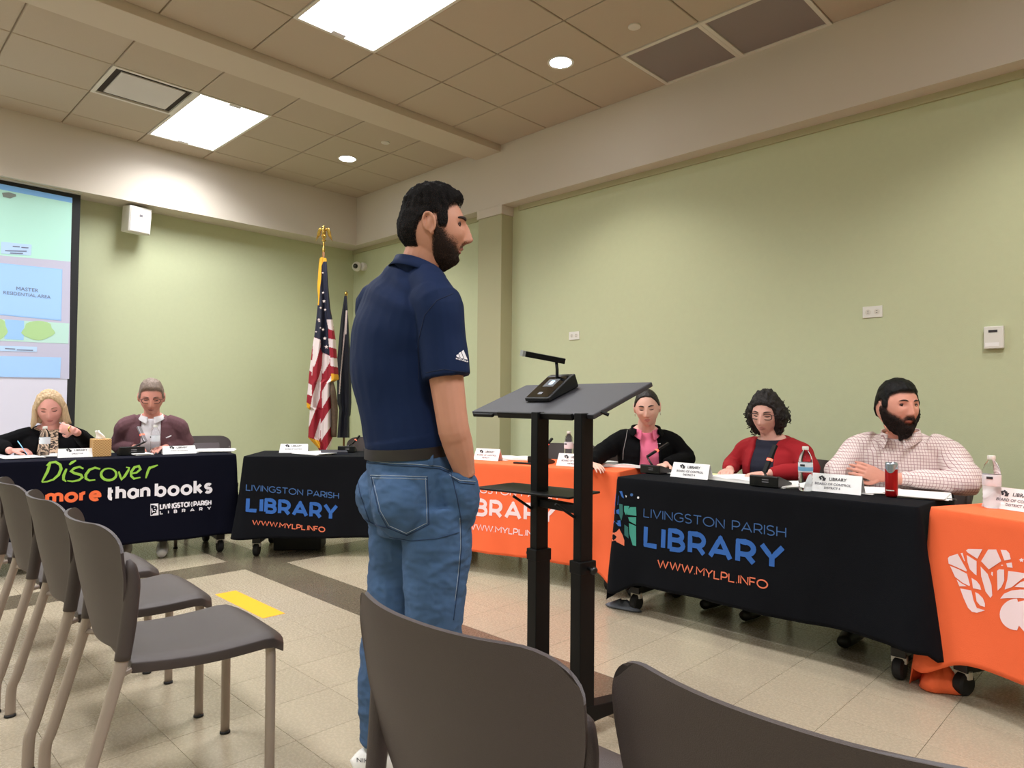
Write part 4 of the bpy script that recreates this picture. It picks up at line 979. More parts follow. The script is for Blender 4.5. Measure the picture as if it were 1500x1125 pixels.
for p, r_ in ((r1(345, 480), 1.8), (r1(348, 715), 2.2), (r1(360, 815), 2.9), (r1(320, 893), 2.2), (r1(372, 915), 2.3), (r1(298, 1030), 2.7), (r2(258, 145), 3.0), (r2(270, 215), 3.2), (r2(243, 72), 2.4), (r2(222, 58), 1.8), (r2(186, 90), 1.8), (r2(212, 3), 2.2)):
    star(p, r_, DF - .105)
G().tube([ui @ W(486, 556, DF - .02), ui @ W(488, 575, DF - .03), ui @ W(490, 600, DF), ui @ W(489, 640, DF)], [.012, .03, .035, .03], n=10, smooth=4).build('tassel', mat('bronze tassel', (96, 76, 58), .7, bump=1, bscale=300, var=.5, vscale=40), us, smooth=True)
DG = 7.25
f2 = W(506, 500, DG + .07); f2z = (f2.x, f2.y, 0)
fl2 = thing('flag', 'dark navy flag on a thin pole in the corner, beside the American flag', 'flag', f2z); u2i = Matrix.Translation(-Vector(f2z))
L2 = [(433, 504.5), (470, 499), (530, 493.5), (590, 494), (600, 497), (641, 494)]; R2 = [(433, 508), (470, 510.5), (530, 514), (590, 514.8), (608, 513.5), (611, 512), (641, 512)]
st = [r2(*p) for p in [(425, -10), (437, -10), (410, 260), (395, 420), (382, 600), (372, 600), (385, 420), (400, 250)]]
flag_cloth('flag_cloth', L2, R2, 433, 641, DG, lambda x, y: 1 if pip(x, y, st) or pip(x, y, [(506.5, 455), (509, 455), (507.5, 490), (504, 490)]) else 0, [M_flag2, M_fw], fl2, .03, u2i)
G().tube([(0, 0, .05), (0, 0, 2.27)], .011, n=10).build('pole', MATS['oak pole'], fl2, smooth=True)
G().lathe([(.001, 0), (.13, 0), (.13, .02), (.04, .05), (.03, .09), (.001, .09)], n=20).build('base', M_gold, fl2, smooth=True, auto=40)
G().lathe([(.012, 2.25), (.014, 2.27), (.009, 2.285), (.018, 2.30), (.019, 2.315), (.001, 2.335)], n=14).build('finial', M_gold, fl2, smooth=True)
# ================================================================ PEOPLE
UPV = Vector((0, 0, 1))
def smooth01(a, b, x): t = np.clip((x - a) / (b - a), 0, 1); return t * t * (3 - 2 * t)
def dirs(na=132, nb=90):
    el = np.linspace(-math.pi / 2 + .015, math.pi / 2 - .015, nb); az = np.arange(na) * 2 * math.pi / na
    E_, A_ = np.meshgrid(el, az, indexing='ij')      # az 0 = front (+y), positive to +x
    D = np.stack([np.cos(E_) * np.sin(A_), np.cos(E_) * np.cos(A_), np.sin(E_)], -1).reshape(-1, 3)
    fs = [(i * na + j, i * na + (j + 1) % na, (i + 1) * na + (j + 1) % na, (i + 1) * na + j) for i in range(nb - 1) for j in range(na)]
    return D, fs, (na, nb)
DIRS, DFS, DNN = dirs()
def head_shape(D, off=0, wide=1.0, jaw=1.0, nose=1.0, detail=1.0):
    dx, dy, dz = D[:, 0], D[:, 1], D[:, 2]; o = off
    x = (.076 * wide + o) * dx; y = (.098 + o) * dy; z = (.120 + o) * dz
    t = np.clip(-dz, 0, 1)
    x = x * (1 - .26 * t ** 1.6 / jaw); x = x * (1 - .06 * np.clip(dy, 0, 1) ** 2)
    y = np.where(y < 0, y * (1 - .42 * smooth01(.15, .95, t)), y * (1 - .06 * smooth01(.3, 1, t)))
    y = np.where((y > 0), y - .010 * np.clip(dz - .15, 0, 1) * dy, y)
    y = y + .010 * smooth01(.55, 1, t)
    m = smooth01(.25, .65, dy)
    def gb(cx, cz, sx, sz): return np.exp(-((np.abs(x) - cx) / sx) ** 2 - ((z - cz) / sz) ** 2) if cx else np.exp(-(x / sx) ** 2 - ((z - cz) / sz) ** 2)
    k = detail
    prof = np.interp(z, [-.052, -.043, -.036, -.028, -.010, .010, .026], [0, .007, .022, .026, .017, .009, 0])
    sg = np.interp(z, [-.043, -.03, 0, .03], [.0115, .0105, .0075, .009])
    y = y + m * k * nose * prof * np.exp(-(x / sg) ** 2)
    y = y + m * k * (.006 * gb(.0135, -.036, .006, .006) * nose - .011 * gb(.032, .010, .014, .010) + .0045 * gb(.028, .029, .020, .006) + .005 * gb(.043, -.022, .016, .016)
         + .0065 * gb(0, -.0585, .020, .005) + .0065 * gb(0, -.0695, .017, .005) - .0035 * gb(0, -.064, .022, .0018) + .007 * gb(0, -.100, .018, .014) - .003 * gb(0, -.081, .02, .005) - .003 * gb(.03, -.05, .004, .014))
    return np.stack([x, y, z], 1)
def ear(g, s, M):
    c = Vector((s * .0765, -.006, -.004)); n = Vector((s * .85, -.5, 0)).normalized(); u = Vector((0, -.25, 1)).normalized(); v = n.cross(u).normalized() * (1 if s > 0 else -1)
    pts = []
    for k in range(17):
        a = R(-60 + 330 * k / 16); rr = .031 if math.sin(a) > 0 else .027
        pts.append(M @ (c + v * (.0165 * math.cos(a)) + u * (rr * math.sin(a) + .002) + n * (.006 + .004 * math.cos(a))))
    g.tube(pts, [.0035 + .0015 * math.sin(math.pi * k / 16) for k in range(17)], n=7)
    g.ball(M @ (c + n * .0), (.008, .014, .024), 10, 8)
    g.ball(M @ (c + u * -.026 + v * -.004 * 0 + n * .004), (.006, .007, .008), 8, 6)
def hmat(c, fwd, pitch=0, roll=0):
    f = Vector(fwd); f.z = 0; f.normalize(); r = f.cross(UPV)
    Mx = Matrix((r, f, UPV)).transposed().to_4x4()
    return Matrix.Translation(Vector(c)) @ Mx @ Matrix.Rotation(pitch, 4, 'X') @ Matrix.Rotation(roll, 4, 'Y')
def skinmesh(name, g, voxel, mats, parent, smooth=3, edit=None, dec=None):
    me = bpy.data.meshes.new(name); me.from_pydata(g.v, [], g.f); o = bpy.data.objects.new(name, me); COL.objects.link(o)
    bm = bmesh.new(); bm.from_mesh(me); bmesh.ops.recalc_face_normals(bm, faces=bm.faces); bm.to_mesh(me); bm.free()
    md = o.modifiers.new('r', 'REMESH'); md.mode = 'VOXEL'; md.voxel_size = voxel; md.use_smooth_shade = True
    ms = o.modifiers.new('s', 'SMOOTH'); ms.factor = .5; ms.iterations = smooth
    dg = bpy.context.evaluated_depsgraph_get(); dg.update(); m2 = bpy.data.meshes.new_from_object(o.evaluated_get(dg))
    bpy.data.objects.remove(o); bpy.data.meshes.remove(me)
    m2.name = name; m2.materials.clear()
    for m_ in (mats if isinstance(mats, list) else [mats]): m2.materials.append(m_)
    n = len(m2.vertices); co = np.empty(n * 3); m2.vertices.foreach_get('co', co); co = co.reshape(-1, 3)
    if edit is not None:
        nm = np.empty(n * 3); m2.vertices.foreach_get('normal', nm); nm = nm.reshape(-1, 3); co = edit(co, nm)
        m2.vertices.foreach_set('co', co.ravel())
    m2.polygons.foreach_set('use_smooth', [True] * len(m2.polygons)); m2.update()
    o = bpy.data.objects.new(name, m2); link(o, parent)
    if parent: o.matrix_parent_inverse = Matrix.Translation(parent.location).inverted()
    return o
def wrinkle(co, nm, amp, sc, seed=0, st=(1, 1, .6)):
    out = co.copy()
    for i in range(len(co)):
        p = co[i]; v = Vector((p[0] * sc * st[0] + seed, p[1] * sc * st[1], p[2] * sc * st[2]))
        k = noise.noise(v) + .5 * noise.noise(v * 2.1); k = 1 - abs(k) * 2.2
        out[i] = p + nm[i] * (amp * k)
    return out
def child(o, parent): o.parent = parent; o.matrix_parent_inverse = Matrix.Translation(parent.location).inverted(); return o
def hand(g, wrist, d, pn, s=1, thumb=1, curl=(.5, .6, .4), spread=.06, cs=None):
    """palm + five fingers; d points along the hand, pn out of the palm; thumb=+1 on the (d x pn) side"""
    d = Vector(d).normalized(); pn = Vector(pn); pn = (pn - d * pn.dot(d)).normalized(); a = d.cross(pn) * thumb
    w_ = Vector(wrist)
    g.tube([w_ - d * .01, w_ + d * .02 * s, w_ + d * .055 * s, w_ + d * .088 * s], [(.026 * s, .018 * s), (.031 * s, .016 * s), (.039 * s, .0145 * s), (.037 * s, .0105 * s)], n=14, side=a, smooth=3)
    ln = [.040, .045, .042, .033]
    for k in range(4):
        off = (.029 - .0195 * k) * s; b = w_ + d * (.080 + .004 * (k in (1, 2))) * s + a * off
        dd = (d + a * (.5 - k / 3) * spread * 2).normalized(); pts = [b - d * .02 * s, b]; p = b
        cl = curl if cs is None else cs[k]
        for j, c in enumerate(cl):
            ax = dd.cross(pn).normalized(); dd = (Matrix.Rotation(-c, 3, ax) @ dd) if (Matrix.Rotation(-c, 3, ax) @ dd).dot(pn) > dd.dot(pn) else (Matrix.Rotation(c, 3, ax) @ dd)
            pn2 = pn; p = p + dd * ln[k] * s * (1, .68, .55)[j]; pts.append(p)
        g.tube(pts, [.0085 * s, .0088 * s, .0082 * s, .0076 * s, .0062 * s], n=8)
        g.ball(pts[-1], .0062 * s, 8, 6)
    t0 = w_ + d * .022 * s + a * .024 * s; t1 = t0 + (d * .6 + a * .62 + pn * .28).normalized() * .038 * s; t2 = t1 + (d * .88 + a * .15 + pn * .35).normalized() * .032 * s; t3 = t2 + (d * .9 - a * .1 + pn * .4).normalized() * .024 * s
    g.tube([t0, t1, t2, t3], [.014 * s, .0115 * s, .010 * s, .0072 * s], n=8, smooth=2); g.ball(t3, .0072 * s, 8, 6)
def skin(name, c, spec=.35): return mat(name, c, .55, bump=.15, bscale=900, var=.06, vscale=40, sss=.12, spec=spec)

def hairmesh(name, M, th, m, parent, shape, noise_amp=.003, nsc=(60, 60, 18), seed=0, keep=-.003):
    t = th(DIRS); dn = None
    if isinstance(t, tuple): t, dn = t
    base = head_shape(DIRS, 0, **shape); P0 = head_shape(DIRS, np.maximum(t, -.006), **dict(shape, detail=0 if False else shape.get('detail', 1)))
    nn = np.array([noise.noise(Vector((d[0] * nsc[0] * .1 + seed, d[1] * nsc[1] * .1, d[2] * nsc[2] * .1))) + .6 * noise.noise(Vector((d[0] * nsc[0] * .3, d[1] * nsc[1] * .3 + seed, d[2] * nsc[2] * .3))) for d in DIRS])
    amp = np.where(t > 0, np.minimum(noise_amp, t * .6), 0); P0 = P0 + DIRS * (amp * nn)[:, None]
    keepv = t > keep; fs = [f for f in DFS if keepv[f[0]] or keepv[f[1]] or keepv[f[2]] or keepv[f[3]]]
    us_ = sorted({i for f in fs for i in f}); ix = {v: k for k, v in enumerate(us_)}
    g = G(); g.add([M @ Vector(P0[i]) for i in us_], [tuple(ix[i] for i in f) for f in fs])
    # inner layer gives the shell its thickness
    Pi = head_shape(DIRS, -.008, **shape); g.add([M @ Vector(Pi[i]) for i in us_], [tuple(ix[i] for i in f)[::-1] for f in fs])
    o = g.build(name, m, None, smooth=True); dn = smooth01(-.0045, .003, t) if dn is None else dn
    at_ = o.data.attributes.new('hair_fade', 'FLOAT', 'POINT'); at_.data.foreach_set('value', [float(dn[i]) for i in us_] + [1.0] * len(us_))
    return child(o, parent)
def az_of(D): return np.degrees(np.abs(np.arctan2(D[:, 0], D[:, 1])))
def short_hair(top=.022, side=.006, front=.60, temple=.38, burn=-.05, nape=-.50, sideburn=(62, 82), part=0, quiff=0):
    def th(D):
        a = az_of(D); hl = np.interp(a, [0, 28, 45, sideburn[0], sideburn[0] + 4, sideburn[1], sideburn[1] + 5, 112, 128, 180], [front, front + .01, front - .05, temple, burn, burn, .24, .0, nape + .05, nape])
        e = smooth01(-.06, .12, D[:, 2] - hl); topn = smooth01(.35, .85, D[:, 2])
        t = (side + (top - side) * topn) * e + (-.006) * (1 - e)
        t = t + quiff * e * smooth01(.3, .8, D[:, 1]) * smooth01(.45, .75, D[:, 2])
        t = t + part * e * topn * np.clip(D[:, 0], -1, 1)
        return np.where(e > .02, np.maximum(t, .0010), -.006), e
    return th
def beard_th(full=.010, cheek=-.12, must=-.33, chin=.012, mouth=True, soft=(-.10, .12)):
    def th(D):
        a = az_of(D); line = np.interp(a, [0, 14, 24, 40, 60, 72, 84, 92], [must, must + .02, must - .12, -.38 + .2 * (cheek + .12), cheek - .12, cheek + .1, .05, .02])
        P0 = head_shape(DIRS, 0) if len(D) == len(DIRS) else None
        e = smooth01(soft[0], soft[1], line - D[:, 2]) * smooth01(92, 84, a)
        t = (full + chin * smooth01(.35, .95, -D[:, 2]) * smooth01(60, 10, a)) * e - .006 * (1 - e)
        if mouth:
            x, z = .076 * D[:, 0], .12 * D[:, 2]; mm = np.exp(-(x / .021) ** 4 - ((z + .064) / .0085) ** 4) * (a < 60); t = t * (1 - mm) - .006 * mm; e = e * (1 - mm)
        return np.where(e > .02, np.maximum(t, .0010), -.006), e
    return th
def face(M, parent, hg_bvh, browc, look=(0, 0), eyes='open', lipc=(170, 100, 92), brow_th=.0038, glasses=None):
    def on(x, z, e=0):
        h = hg_bvh.ray_cast(Vector((x, .3, z)), Vector((0, -1, 0)))[0]; y = h.y if h else .09
        return M @ Vector((x, y + e, z))
    mb = mat('eyebrow ' + str(browc), browc, .8)
    for s in (-1, 1):
        g = G(); pts = [on(s * (.014 + .034 * k / 6), .0265 + .006 * math.sin(math.pi * (k + .8) / 7.5), .0005) for k in range(7)]
        g.tube(pts, [brow_th * q_ for q_ in (.6, 1, 1.1, 1.05, .9, .7, .3)], n=6); child(g.build('eyebrow', mb, None, smooth=True), parent)
        ec = Vector((s * .032, 0, .010)); y0 = (M.inverted() @ on(ec.x, ec.z)).y
        if eyes == 'open':
            c = Vector((ec.x, y0 - .0085, ec.z)); g = G(); g.ball(Vector((0, 0, 0)), .0122, 14, 10); g.v = [tuple(M @ (Vector(v) + c)) for v in g.v]
            eo = child(g.build('eyeball', mat('eye white', (205, 196, 190), .3), None, smooth=True), parent)
            gd = Vector((math.sin(look[0]), math.cos(look[0]), math.sin(look[1]))).normalized(); g = G(); g.ball((0, 0, 0), (.0068, .0068, .0068), 12, 8); g.v = [tuple(M @ (Vector(v) * 1 + c + gd * .0075)) for v in g.v]
            child(g.build('iris', mat('iris', (40, 28, 22), .2), None, smooth=True), parent)
            for (zz, m_) in ((.0055, 1), (-.0048, .6)):
                pts = [M @ (c + Vector((s * (-.0145 + .029 * k / 8), .0118 - .0055 * ((k - 4) / 4) ** 2 - .001, zz * (1 - ((k - 4) / 4) ** 2 * .95)))) for k in range(9)]
                child(G().tube(pts, [.001, .0024 * m_, .003 * m_, .0032 * m_, .0032 * m_, .0032 * m_, .003 * m_, .0024 * m_, .001], n=6).build('eyelid', mat('lash line', (74, 46, 40), .7), None, smooth=True), parent)
        else:
            pts = [on(s * (.018 + .028 * k / 6), .0075 - .0035 * math.sin(math.pi * k / 6), .0006) for k in range(7)]
            child(G().tube(pts, [.001, .0026, .0034, .0036, .0034, .0026, .001], n=6).build('eyelid', mat('lash line', (74, 46, 40), .7), None, smooth=True), parent)
    if lipc:
        for zz, hh in ((-.0595, .0026), (-.0685, .0034)):
            pts = [on(-.021 + .042 * k / 8, zz + (.002 if zz > -.064 else -.001) * math.sin(math.pi * k / 8) + (-.003 if zz > -.064 else .003) * ((k - 4) / 4) ** 2, .0006 - hh * .5) for k in range(9)]
            child(G().tube(pts, [hh * q_ for q_ in (.2, .6, .9, 1, .95, 1, .9, .6, .2)], n=8).build('lip', mat('lip ' + str(lipc), lipc, .5), None, smooth=True), parent)
    if glasses:
        gm = mat('glasses frame ' + str(glasses), glasses, .3); fr = []
        fy = max((M.inverted() @ on(s * .03, .01)).y for s in (-1, 1)) + .017
        g = G()
        for s in (-1, 1):
            pts = [M @ Vector((s * .0335 + .0235 * math.copysign(abs(math.cos(a)) ** .7, math.cos(a)), fy - .006 * abs(s * .0335 + .0235 * math.cos(a)) / .055, .006 + .0165 * math.copysign(abs(math.sin(a)) ** .7, math.sin(a)))) for a in [k * math.pi / 12 for k in range(25)]]
            g.tube(pts, .0025, n=6, cap=False)
            g.tube([M @ Vector((s * .056, fy - .006, .014)), M @ Vector((s * .072, fy - .02, .013)), M @ Vector((s * .083, .02, .010)), M @ Vector((s * .080, -.01, .004))], .0016, n=6)
        g.tube([M @ Vector((-.011, fy, .010)), M @ Vector((0, fy + .002, .013)), M @ Vector((.011, fy, .010))], .0016, n=6)
        go = child(g.build('glasses', gm, None, smooth=True), parent)
def fade(m, sc=700):
    nt = m.node_tree; b = nt.nodes['Principled BSDF']; a = nt.nodes.new('ShaderNodeAttribute'); a.attribute_name = 'hair_fade'
    n = nt.nodes.new('ShaderNodeTexNoise'); n.inputs['Scale'].default_value = sc; g_ = nt.nodes.new('ShaderNodeNewGeometry'); nt.links.new(g_.outputs['Position'], n.inputs['Vector'])
    m1 = nt.nodes.new('ShaderNodeMath'); m1.operation = 'MULTIPLY_ADD'; m1.inputs[1].default_value = .30; m1.inputs[2].default_value = .36; nt.links.new(a.outputs['Fac'], m1.inputs[0])
    c = nt.nodes.new('ShaderNodeMath'); c.operation = 'LESS_THAN'; nt.links.new(n.outputs[0], c.inputs[0]); nt.links.new(m1.outputs[0], c.inputs[1]); nt.links.new(c.outputs[0], b.inputs['Alpha'])
    return m
def hbvh(shape): P0 = head_shape(DIRS, 0, **shape); return BVHTree.FromPolygons([Vector(p) for p in P0], DFS)
def collar_band(Mn, r, h, fall, m, parent, front=.03, gap=14, name='collar', tilt=.02, stand=.03, depth=1.0):
    """Mn: matrix at neck base (x right, y forward)"""
    g = G(); rows = []; n = 40
    for k in range(n + 1):
        a = R(-180 + gap + (360 - 2 * gap) * k / n)      # 0 = back
        f = abs(a) / math.pi; dr = Vector((math.sin(a), -math.cos(a), 0)); zt = h * (1 - 1.25 * f ** 1.8); rr = Vector((dr.x * r, dr.y * r * depth, 0))
        drop = fall * (1 + front / fall * max(0, f - .6) * 2.2)
        rows.append([Mn @ (rr * .99 + Vector((0, tilt * f, zt - stand))), Mn @ (rr * .97 + Vector((0, tilt * f, zt))), Mn @ (rr * 1.04 + Vector((0, tilt * f, zt + .003))), Mn @ (rr * 1.10 + Vector((0, tilt * f, zt - drop * .5))), Mn @ (rr * (1.22 + .12 * f) + Vector((0, tilt * f * 1.5, zt - drop)))])
    g.loft(rows, cap=False, closed=False); o = g.build(name, m, None, smooth=True)
    md = o.modifiers.new('t', 'SOLIDIFY'); md.thickness = .003
    return child(o, parent)

class Sitter:
    def __init__(s, label, Hp, f, hd, lean=.14, b=1.0, pitch=0, roll=0, skinc=(205, 150, 128), shape={}, arms=None, voxel=.005, hs=1.0, hands=None, chairlab='', legc=(38, 38, 44), shoe=(24, 22, 22), bust=0, belly=0, nk=.19, ar=1.0):
        s.H = Vector(Hp); f = Vector((f[0], f[1], 0)).normalized(); r = f.cross(UPV); s.f, s.r = f, r; s.lean = lean; s.b = b
        base = Vector((s.H.x, s.H.y, 0)) - f * lean; s.base = base
        s.root = thing('person', label, 'person', (base.x, base.y, 0))
        P = lambda x, y, z: base + r * x + f * y + UPV * z; s.P = P
        sz = s.H.z - nk; s.sz = sz; arms = [tuple(P(*q_) if isinstance(q_, tuple) else q_ for q_ in a_) for a_ in arms]; s.HM = hmat(s.H, hd, pitch, roll) @ Matrix.Scale(hs, 4); s.shape = shape
        def torso(g, e, top=True):
            K = [(P(0, -.02, .47), .16, .11), (P(0, -.02, .56), .175 * b, .13 + belly), (P(0, lean * .15, .70), .155 * b, .12 + belly), (P(0, lean * .42 + bust * .5, sz - .14), .172 * b, .118 + bust), (P(0, lean * .5, sz - .05), .175 * b, .100 + bust * .4), (P(0, lean * .55, sz + .005), .14 * b, .08), (P(0, lean * .6, sz + .04), .085 + .01 * b, .066)]
            if top: K.append((P(0, lean * .66, sz + .065), .062, .06))
            g.tube([k[0] for k in K], [(k[1] + e, k[2] + e) for k in K], n=24, side=r, smooth=4)
        s.torso = torso; ne = s.HM @ Vector((0, -.018, -.07))
        s.arms = arms
        def armt(g, e, part=(0, 1), cuff=1.0):
            for k, (el, wr) in enumerate(arms):
                sg = 1 if k == 0 else -1; sh = P(sg * .175 * b, lean * .5, sz - .045)
                el, wr = Vector(el), Vector(wr); wq = el.lerp(wr, cuff)
                g.tube([P(sg * .10 * b, lean * .52, sz - .015), sh, sh.lerp(el, .5), el, el.lerp(wq, .5), wq], [(.052 * b + e, .056 * b + e), (.054 * b + e, .056 * b + e), (.045 * ar + e,) * 2, (.040 * ar + e,) * 2, (.035 * ar + e * .8,) * 2, (.026 + e * .5,) * 2], n=14, smooth=4)
        s.armt = armt
        g = G(); torso(g, -.006); armt(g, -.005)
        g.tube([P(0, lean * .55, sz + .0), P(0, lean * .66, sz + .06), ne], [.062, .056, .056], n=16, smooth=3)
        hv = head_shape(DIRS, 0, **shape); g.add([s.HM @ Vector(p) for p in hv], DFS)
        k0 = len(g.v); g.f.append(tuple(k0 - len(hv) + j for j in range(DNN[0]))[::-1]); g.mi.append(0); g.f.append(tuple(k0 - DNN[0] + j for j in range(DNN[0]))); g.mi.append(0)
        for q_ in (-1, 1): ear(g, q_, s.HM)
        for q_ in (-1, 1):
            g.tube([P(q_ * .08, -.02, .52), P(q_ * .12, .40, .53), P(q_ * .12, .40, .10)], [.078, .055, .036], n=12); g.tube([P(q_ * .12, .37, .05), P(q_ * .125, .50, .035)], [.034, .026], n=10)
        for hd_ in (hands or [((Vector(a_[1]), (f + r * (-.5 if k == 0 else .5)), -UPV), dict(thumb=(-1 if k == 0 else 1), curl=(.25, .35, .2), s=.92)) for k, a_ in enumerate(arms)]): hand(g, *hd_[0], **hd_[1])
        s.body = skinmesh('body', g, voxel, skin('skin ' + str(skinc), skinc), s.root, 2)
        g = G()
        for q_ in (-1, 1): g.tube([P(q_ * .07, -.05, .50), P(q_ * .085, .05, .52), P(q_ * .12, .40, .53), P(q_ * .12, .425, .48), P(q_ * .12, .405, .10)], [.10, .098, .07, .066, .058], n=14, smooth=3)
        skinmesh('trousers', g, .011, mat('trousers ' + str(legc), legc, .85, bump=.3, bscale=400), s.root, 2)
        for q_ in (-1, 1):
            g = G(); g.tube([P(q_ * .12, .345, .045), P(q_ * .12, .40, .055), P(q_ * .125, .48, .042), P(q_ * .128, .575, .030)], [(.030, .040), (.040, .050), (.044, .038), (.030, .026)], n=14, side=r, smooth=3)
            g.v = [(x, y, max(z, .004)) for x, y, z in g.v]; child(g.build('shoe', mat('shoe ' + str(shoe), shoe, .5), None, smooth=True), s.root)
        yaw = math.atan2(f.y, f.x) - math.pi / 2
        if chairlab: cc = base + f * .05; seat_chair(cc.x, cc.y, yaw, chairlab)
    def loc(s, co):
        q_ = co - np.array(s.base)[None]; return q_ @ np.array(s.r), q_ @ np.array(s.f), co[:, 2]
    def top(s, name, e, m, wr=.004, sc=9, seed=0, arms=True, cuff=.97, opening=None, voxel=.007, depth=.035, extra=None, soften=.012, neckcut=None):
        g = G(); s.torso(g, e, False)
        if arms: s.armt(g, e, cuff=cuff)
        if extra: extra(g)
        def ed(co, nm):
            co = wrinkle(co, nm, wr, sc, seed)
            if opening:
                x, y, z = s.loc(co); w_ = opening(x, z); cy = s.lean * .3 + .04
                k = smooth01(soften, -soften, np.abs(x - w_[1]) - w_[0]) * (y > cy)
                co = co - np.array(s.f)[None] * (depth * k)[:, None]
            return co
        return skinmesh(name, g, voxel, m, s.root, 2, ed)
    def neckM(s, dz=0): return Matrix.Translation(s.P(0, s.lean * .62, s.sz + .035 + dz)) @ Matrix((s.r, s.f, UPV)).transposed().to_4x4()

def decal(bv, pts, hw, name, m, parent, e=.0015, close=False):
    """thin raised stitching line laid on a surface, given by picture points"""
    P = []
    for i in range(len(pts) - 1):
        a, b = Vector(pts[i]), Vector(pts[i + 1]); n = max(1, int((b - a).length / 3)); P += [a + (b - a) * k / n for k in range(n)]
    P.append(Vector(pts[-1])); Q = []
    for p in P:
        h = bv.ray_cast(CAM, (ray(p.x, p.y)).normalized())
        if h[0] is not None: Q.append(h[0] + h[1] * e * (1 if h[1].dot(CAM - h[0]) > 0 else -1))
    if len(Q) > 1: return child(G().tube(Q, hw, n=5).build(name, m, None, smooth=True), parent)

# ---- 1. standing man
MK = .955
def Wm(px, py, d): return W(px, py, d * MK)
class GM(G):
    def tube(s, pts, r, **k):
        def f(a): return tuple(q_ * MK for q_ in a) if isinstance(a, tuple) else a * MK
        return G.tube(s, pts, [f(a) for a in r] if isinstance(r, list) else f(r), **k)
Rc = MB @ Vector((1, 0, 0)); Rc.z = 0; Rc.normalize(); Fc = Vector((-Rc.y, Rc.x, 0))
def hdir(a): a = R(a); return Fc * math.cos(a) + Rc * math.sin(a)       # 0 = away from the camera, 90 = to picture right, 180 = to the camera
mf = hdir(62); mr = mf.cross(UPV)
mc = Wm(606, 735, 2.15); man = thing('person', 'standing bearded man in a navy polo shirt and blue jeans, hand in pocket', 'person', (mc.x, mc.y, 0))
MSK = skin('tan skin', (196, 140, 116))
TK = [((610, 742, 2.15), .165, .125), ((607, 700, 2.15), .172, .135), ((600, 655, 2.15), .158, .122), ((590, 600, 2.16), .158, .124), ((582, 540, 2.17), .175, .134), ((583, 490, 2.17), .188, .132), ((591, 448, 2.16), .182, .112), ((602, 420, 2.15), .135, .086), ((611, 402, 2.14), .085, .070)]
def mtorso(g, e, a=0, b=9, grow=0): g.tube([Wm(*k[0]) for k in TK[a:b]], [(k[1] + e, k[2] + e) for k in TK[a:b]], n=28, side=mr, smooth=5)
msh = {1: Wm(640, 452, 2.02), -1: Wm(553, 452, 2.32)}
mel = {1: Wm(663, 620, 1.99), -1: Wm(572, 620, 2.38)}
mwr = {1: Wm(682, 697, 2.03), -1: Wm(640, 705, 2.33)}
hM = hmat(Wm(634, 335, 2.13), hdir(84), R(-2)) @ Matrix.Diagonal((MK, MK * 1.05, MK, 1)) ; MSH = dict(nose=1.05, jaw=1.15)
g = GM(); mtorso(g, -.012)
for q_ in (1, -1):
    g.tube([msh[q_].lerp(Wm(600, 450, 2.15), .4), msh[q_], msh[q_].lerp(mel[q_], .45), mel[q_], mel[q_].lerp(mwr[q_], .35), mwr[q_]], [.05, .056, .052, .046, .045, .030], n=16, smooth=4)
    hand(g, mwr[q_], Vector((0, 0, -1)) - Rc * (.32 if q_ > 0 else 0), -mr * q_, thumb=q_, curl=(.3, .3, .2), s=.86)
g.tube([Wm(608, 420, 2.15), Wm(618, 385, 2.14), Wm(629, 352, 2.135)], [.072, .063, .061], n=20, smooth=3)
hv = head_shape(DIRS, 0, **MSH); g.add([hM @ Vector(p) for p in hv], DFS); k0 = len(g.v)
g.f.append(tuple(k0 - len(hv) + j for j in range(DNN[0]))[::-1]); g.mi.append(0); g.f.append(tuple(k0 - DNN[0] + j for j in range(DNN[0]))); g.mi.append(0)
for q_ in (-1, 1): ear(g, q_, hM)
LG = {1: [((636, 740, 2.08), .095), ((640, 800, 2.08), .092), ((638, 850, 2.07), .080), ((637, 900, 2.06), .068), ((640, 985, 2.07), .056), ((640, 1095, 2.09), .040)],
      -1: [((590, 740, 2.22), .095), ((588, 800, 2.22), .090), ((582, 850, 2.21), .078), ((573, 900, 2.20), .066), ((560, 980, 2.20), .056), ((556, 1085, 2.20), .040)]}
for q_ in (1, -1):
    g.tube([Wm(*k[0]) for k in LG[q_]], [k[1] - .006 for k in LG[q_]], n=16, smooth=3); a = Wm(*LG[q_][-1][0]); a.z = .05
    g.tube([a - mf * .04, a + mf * .10], [.035, .028], n=10)
mbody = skinmesh('body', g, .0032, MSK, man, 2)
# shirt
g = GM(); mtorso(g, .006, 2)
g.tube([Wm(601, 664, 2.15), Wm(597, 640, 2.15)], [(.162, .127), (.164, .129)], n=28, side=mr)
g.tube([Wm(603, 425, 2.15), Wm(612, 398, 2.14)], [(.13, .085), (.074, .068)], n=24, side=mr)
for q_ in (1, -1): g.tube([Wm(613, 404, 2.14), Wm(613, 404, 2.14).lerp(msh[q_] + UPV * .03, .5), msh[q_] + UPV * .012], [.058, .060, .066], n=20, smooth=4)
SL = {}
for q_ in (1, -1):
    hem = msh[q_].lerp(mel[q_], .60); g.tube([msh[q_].lerp(Wm(597, 445, 2.15), .45), msh[q_] + UPV * .008, msh[q_].lerp(mel[q_], .30), hem], [.062, .073, .070, .070], n=22, smooth=5); SL[q_] = hem
def med(co, nm):
    co = wrinkle(co, nm, .0035, 5, 3, (1, 1, .45)); return wrinkle(co, nm, .0012, 16, 8, (1, 1, .5))
polo = mat('navy polo knit', (9, 30, 66), .8, bump=.12, bscale=900, spec=.25)
shirt = skinmesh('polo_shirt', g, .0045, polo, man, 3, med)
nM = Matrix.Translation(Wm(612, 402, 2.14)) @ Matrix((mr, mf, UPV)).transposed().to_4x4() @ Matrix.Rotation(R(-12), 4, 'X')
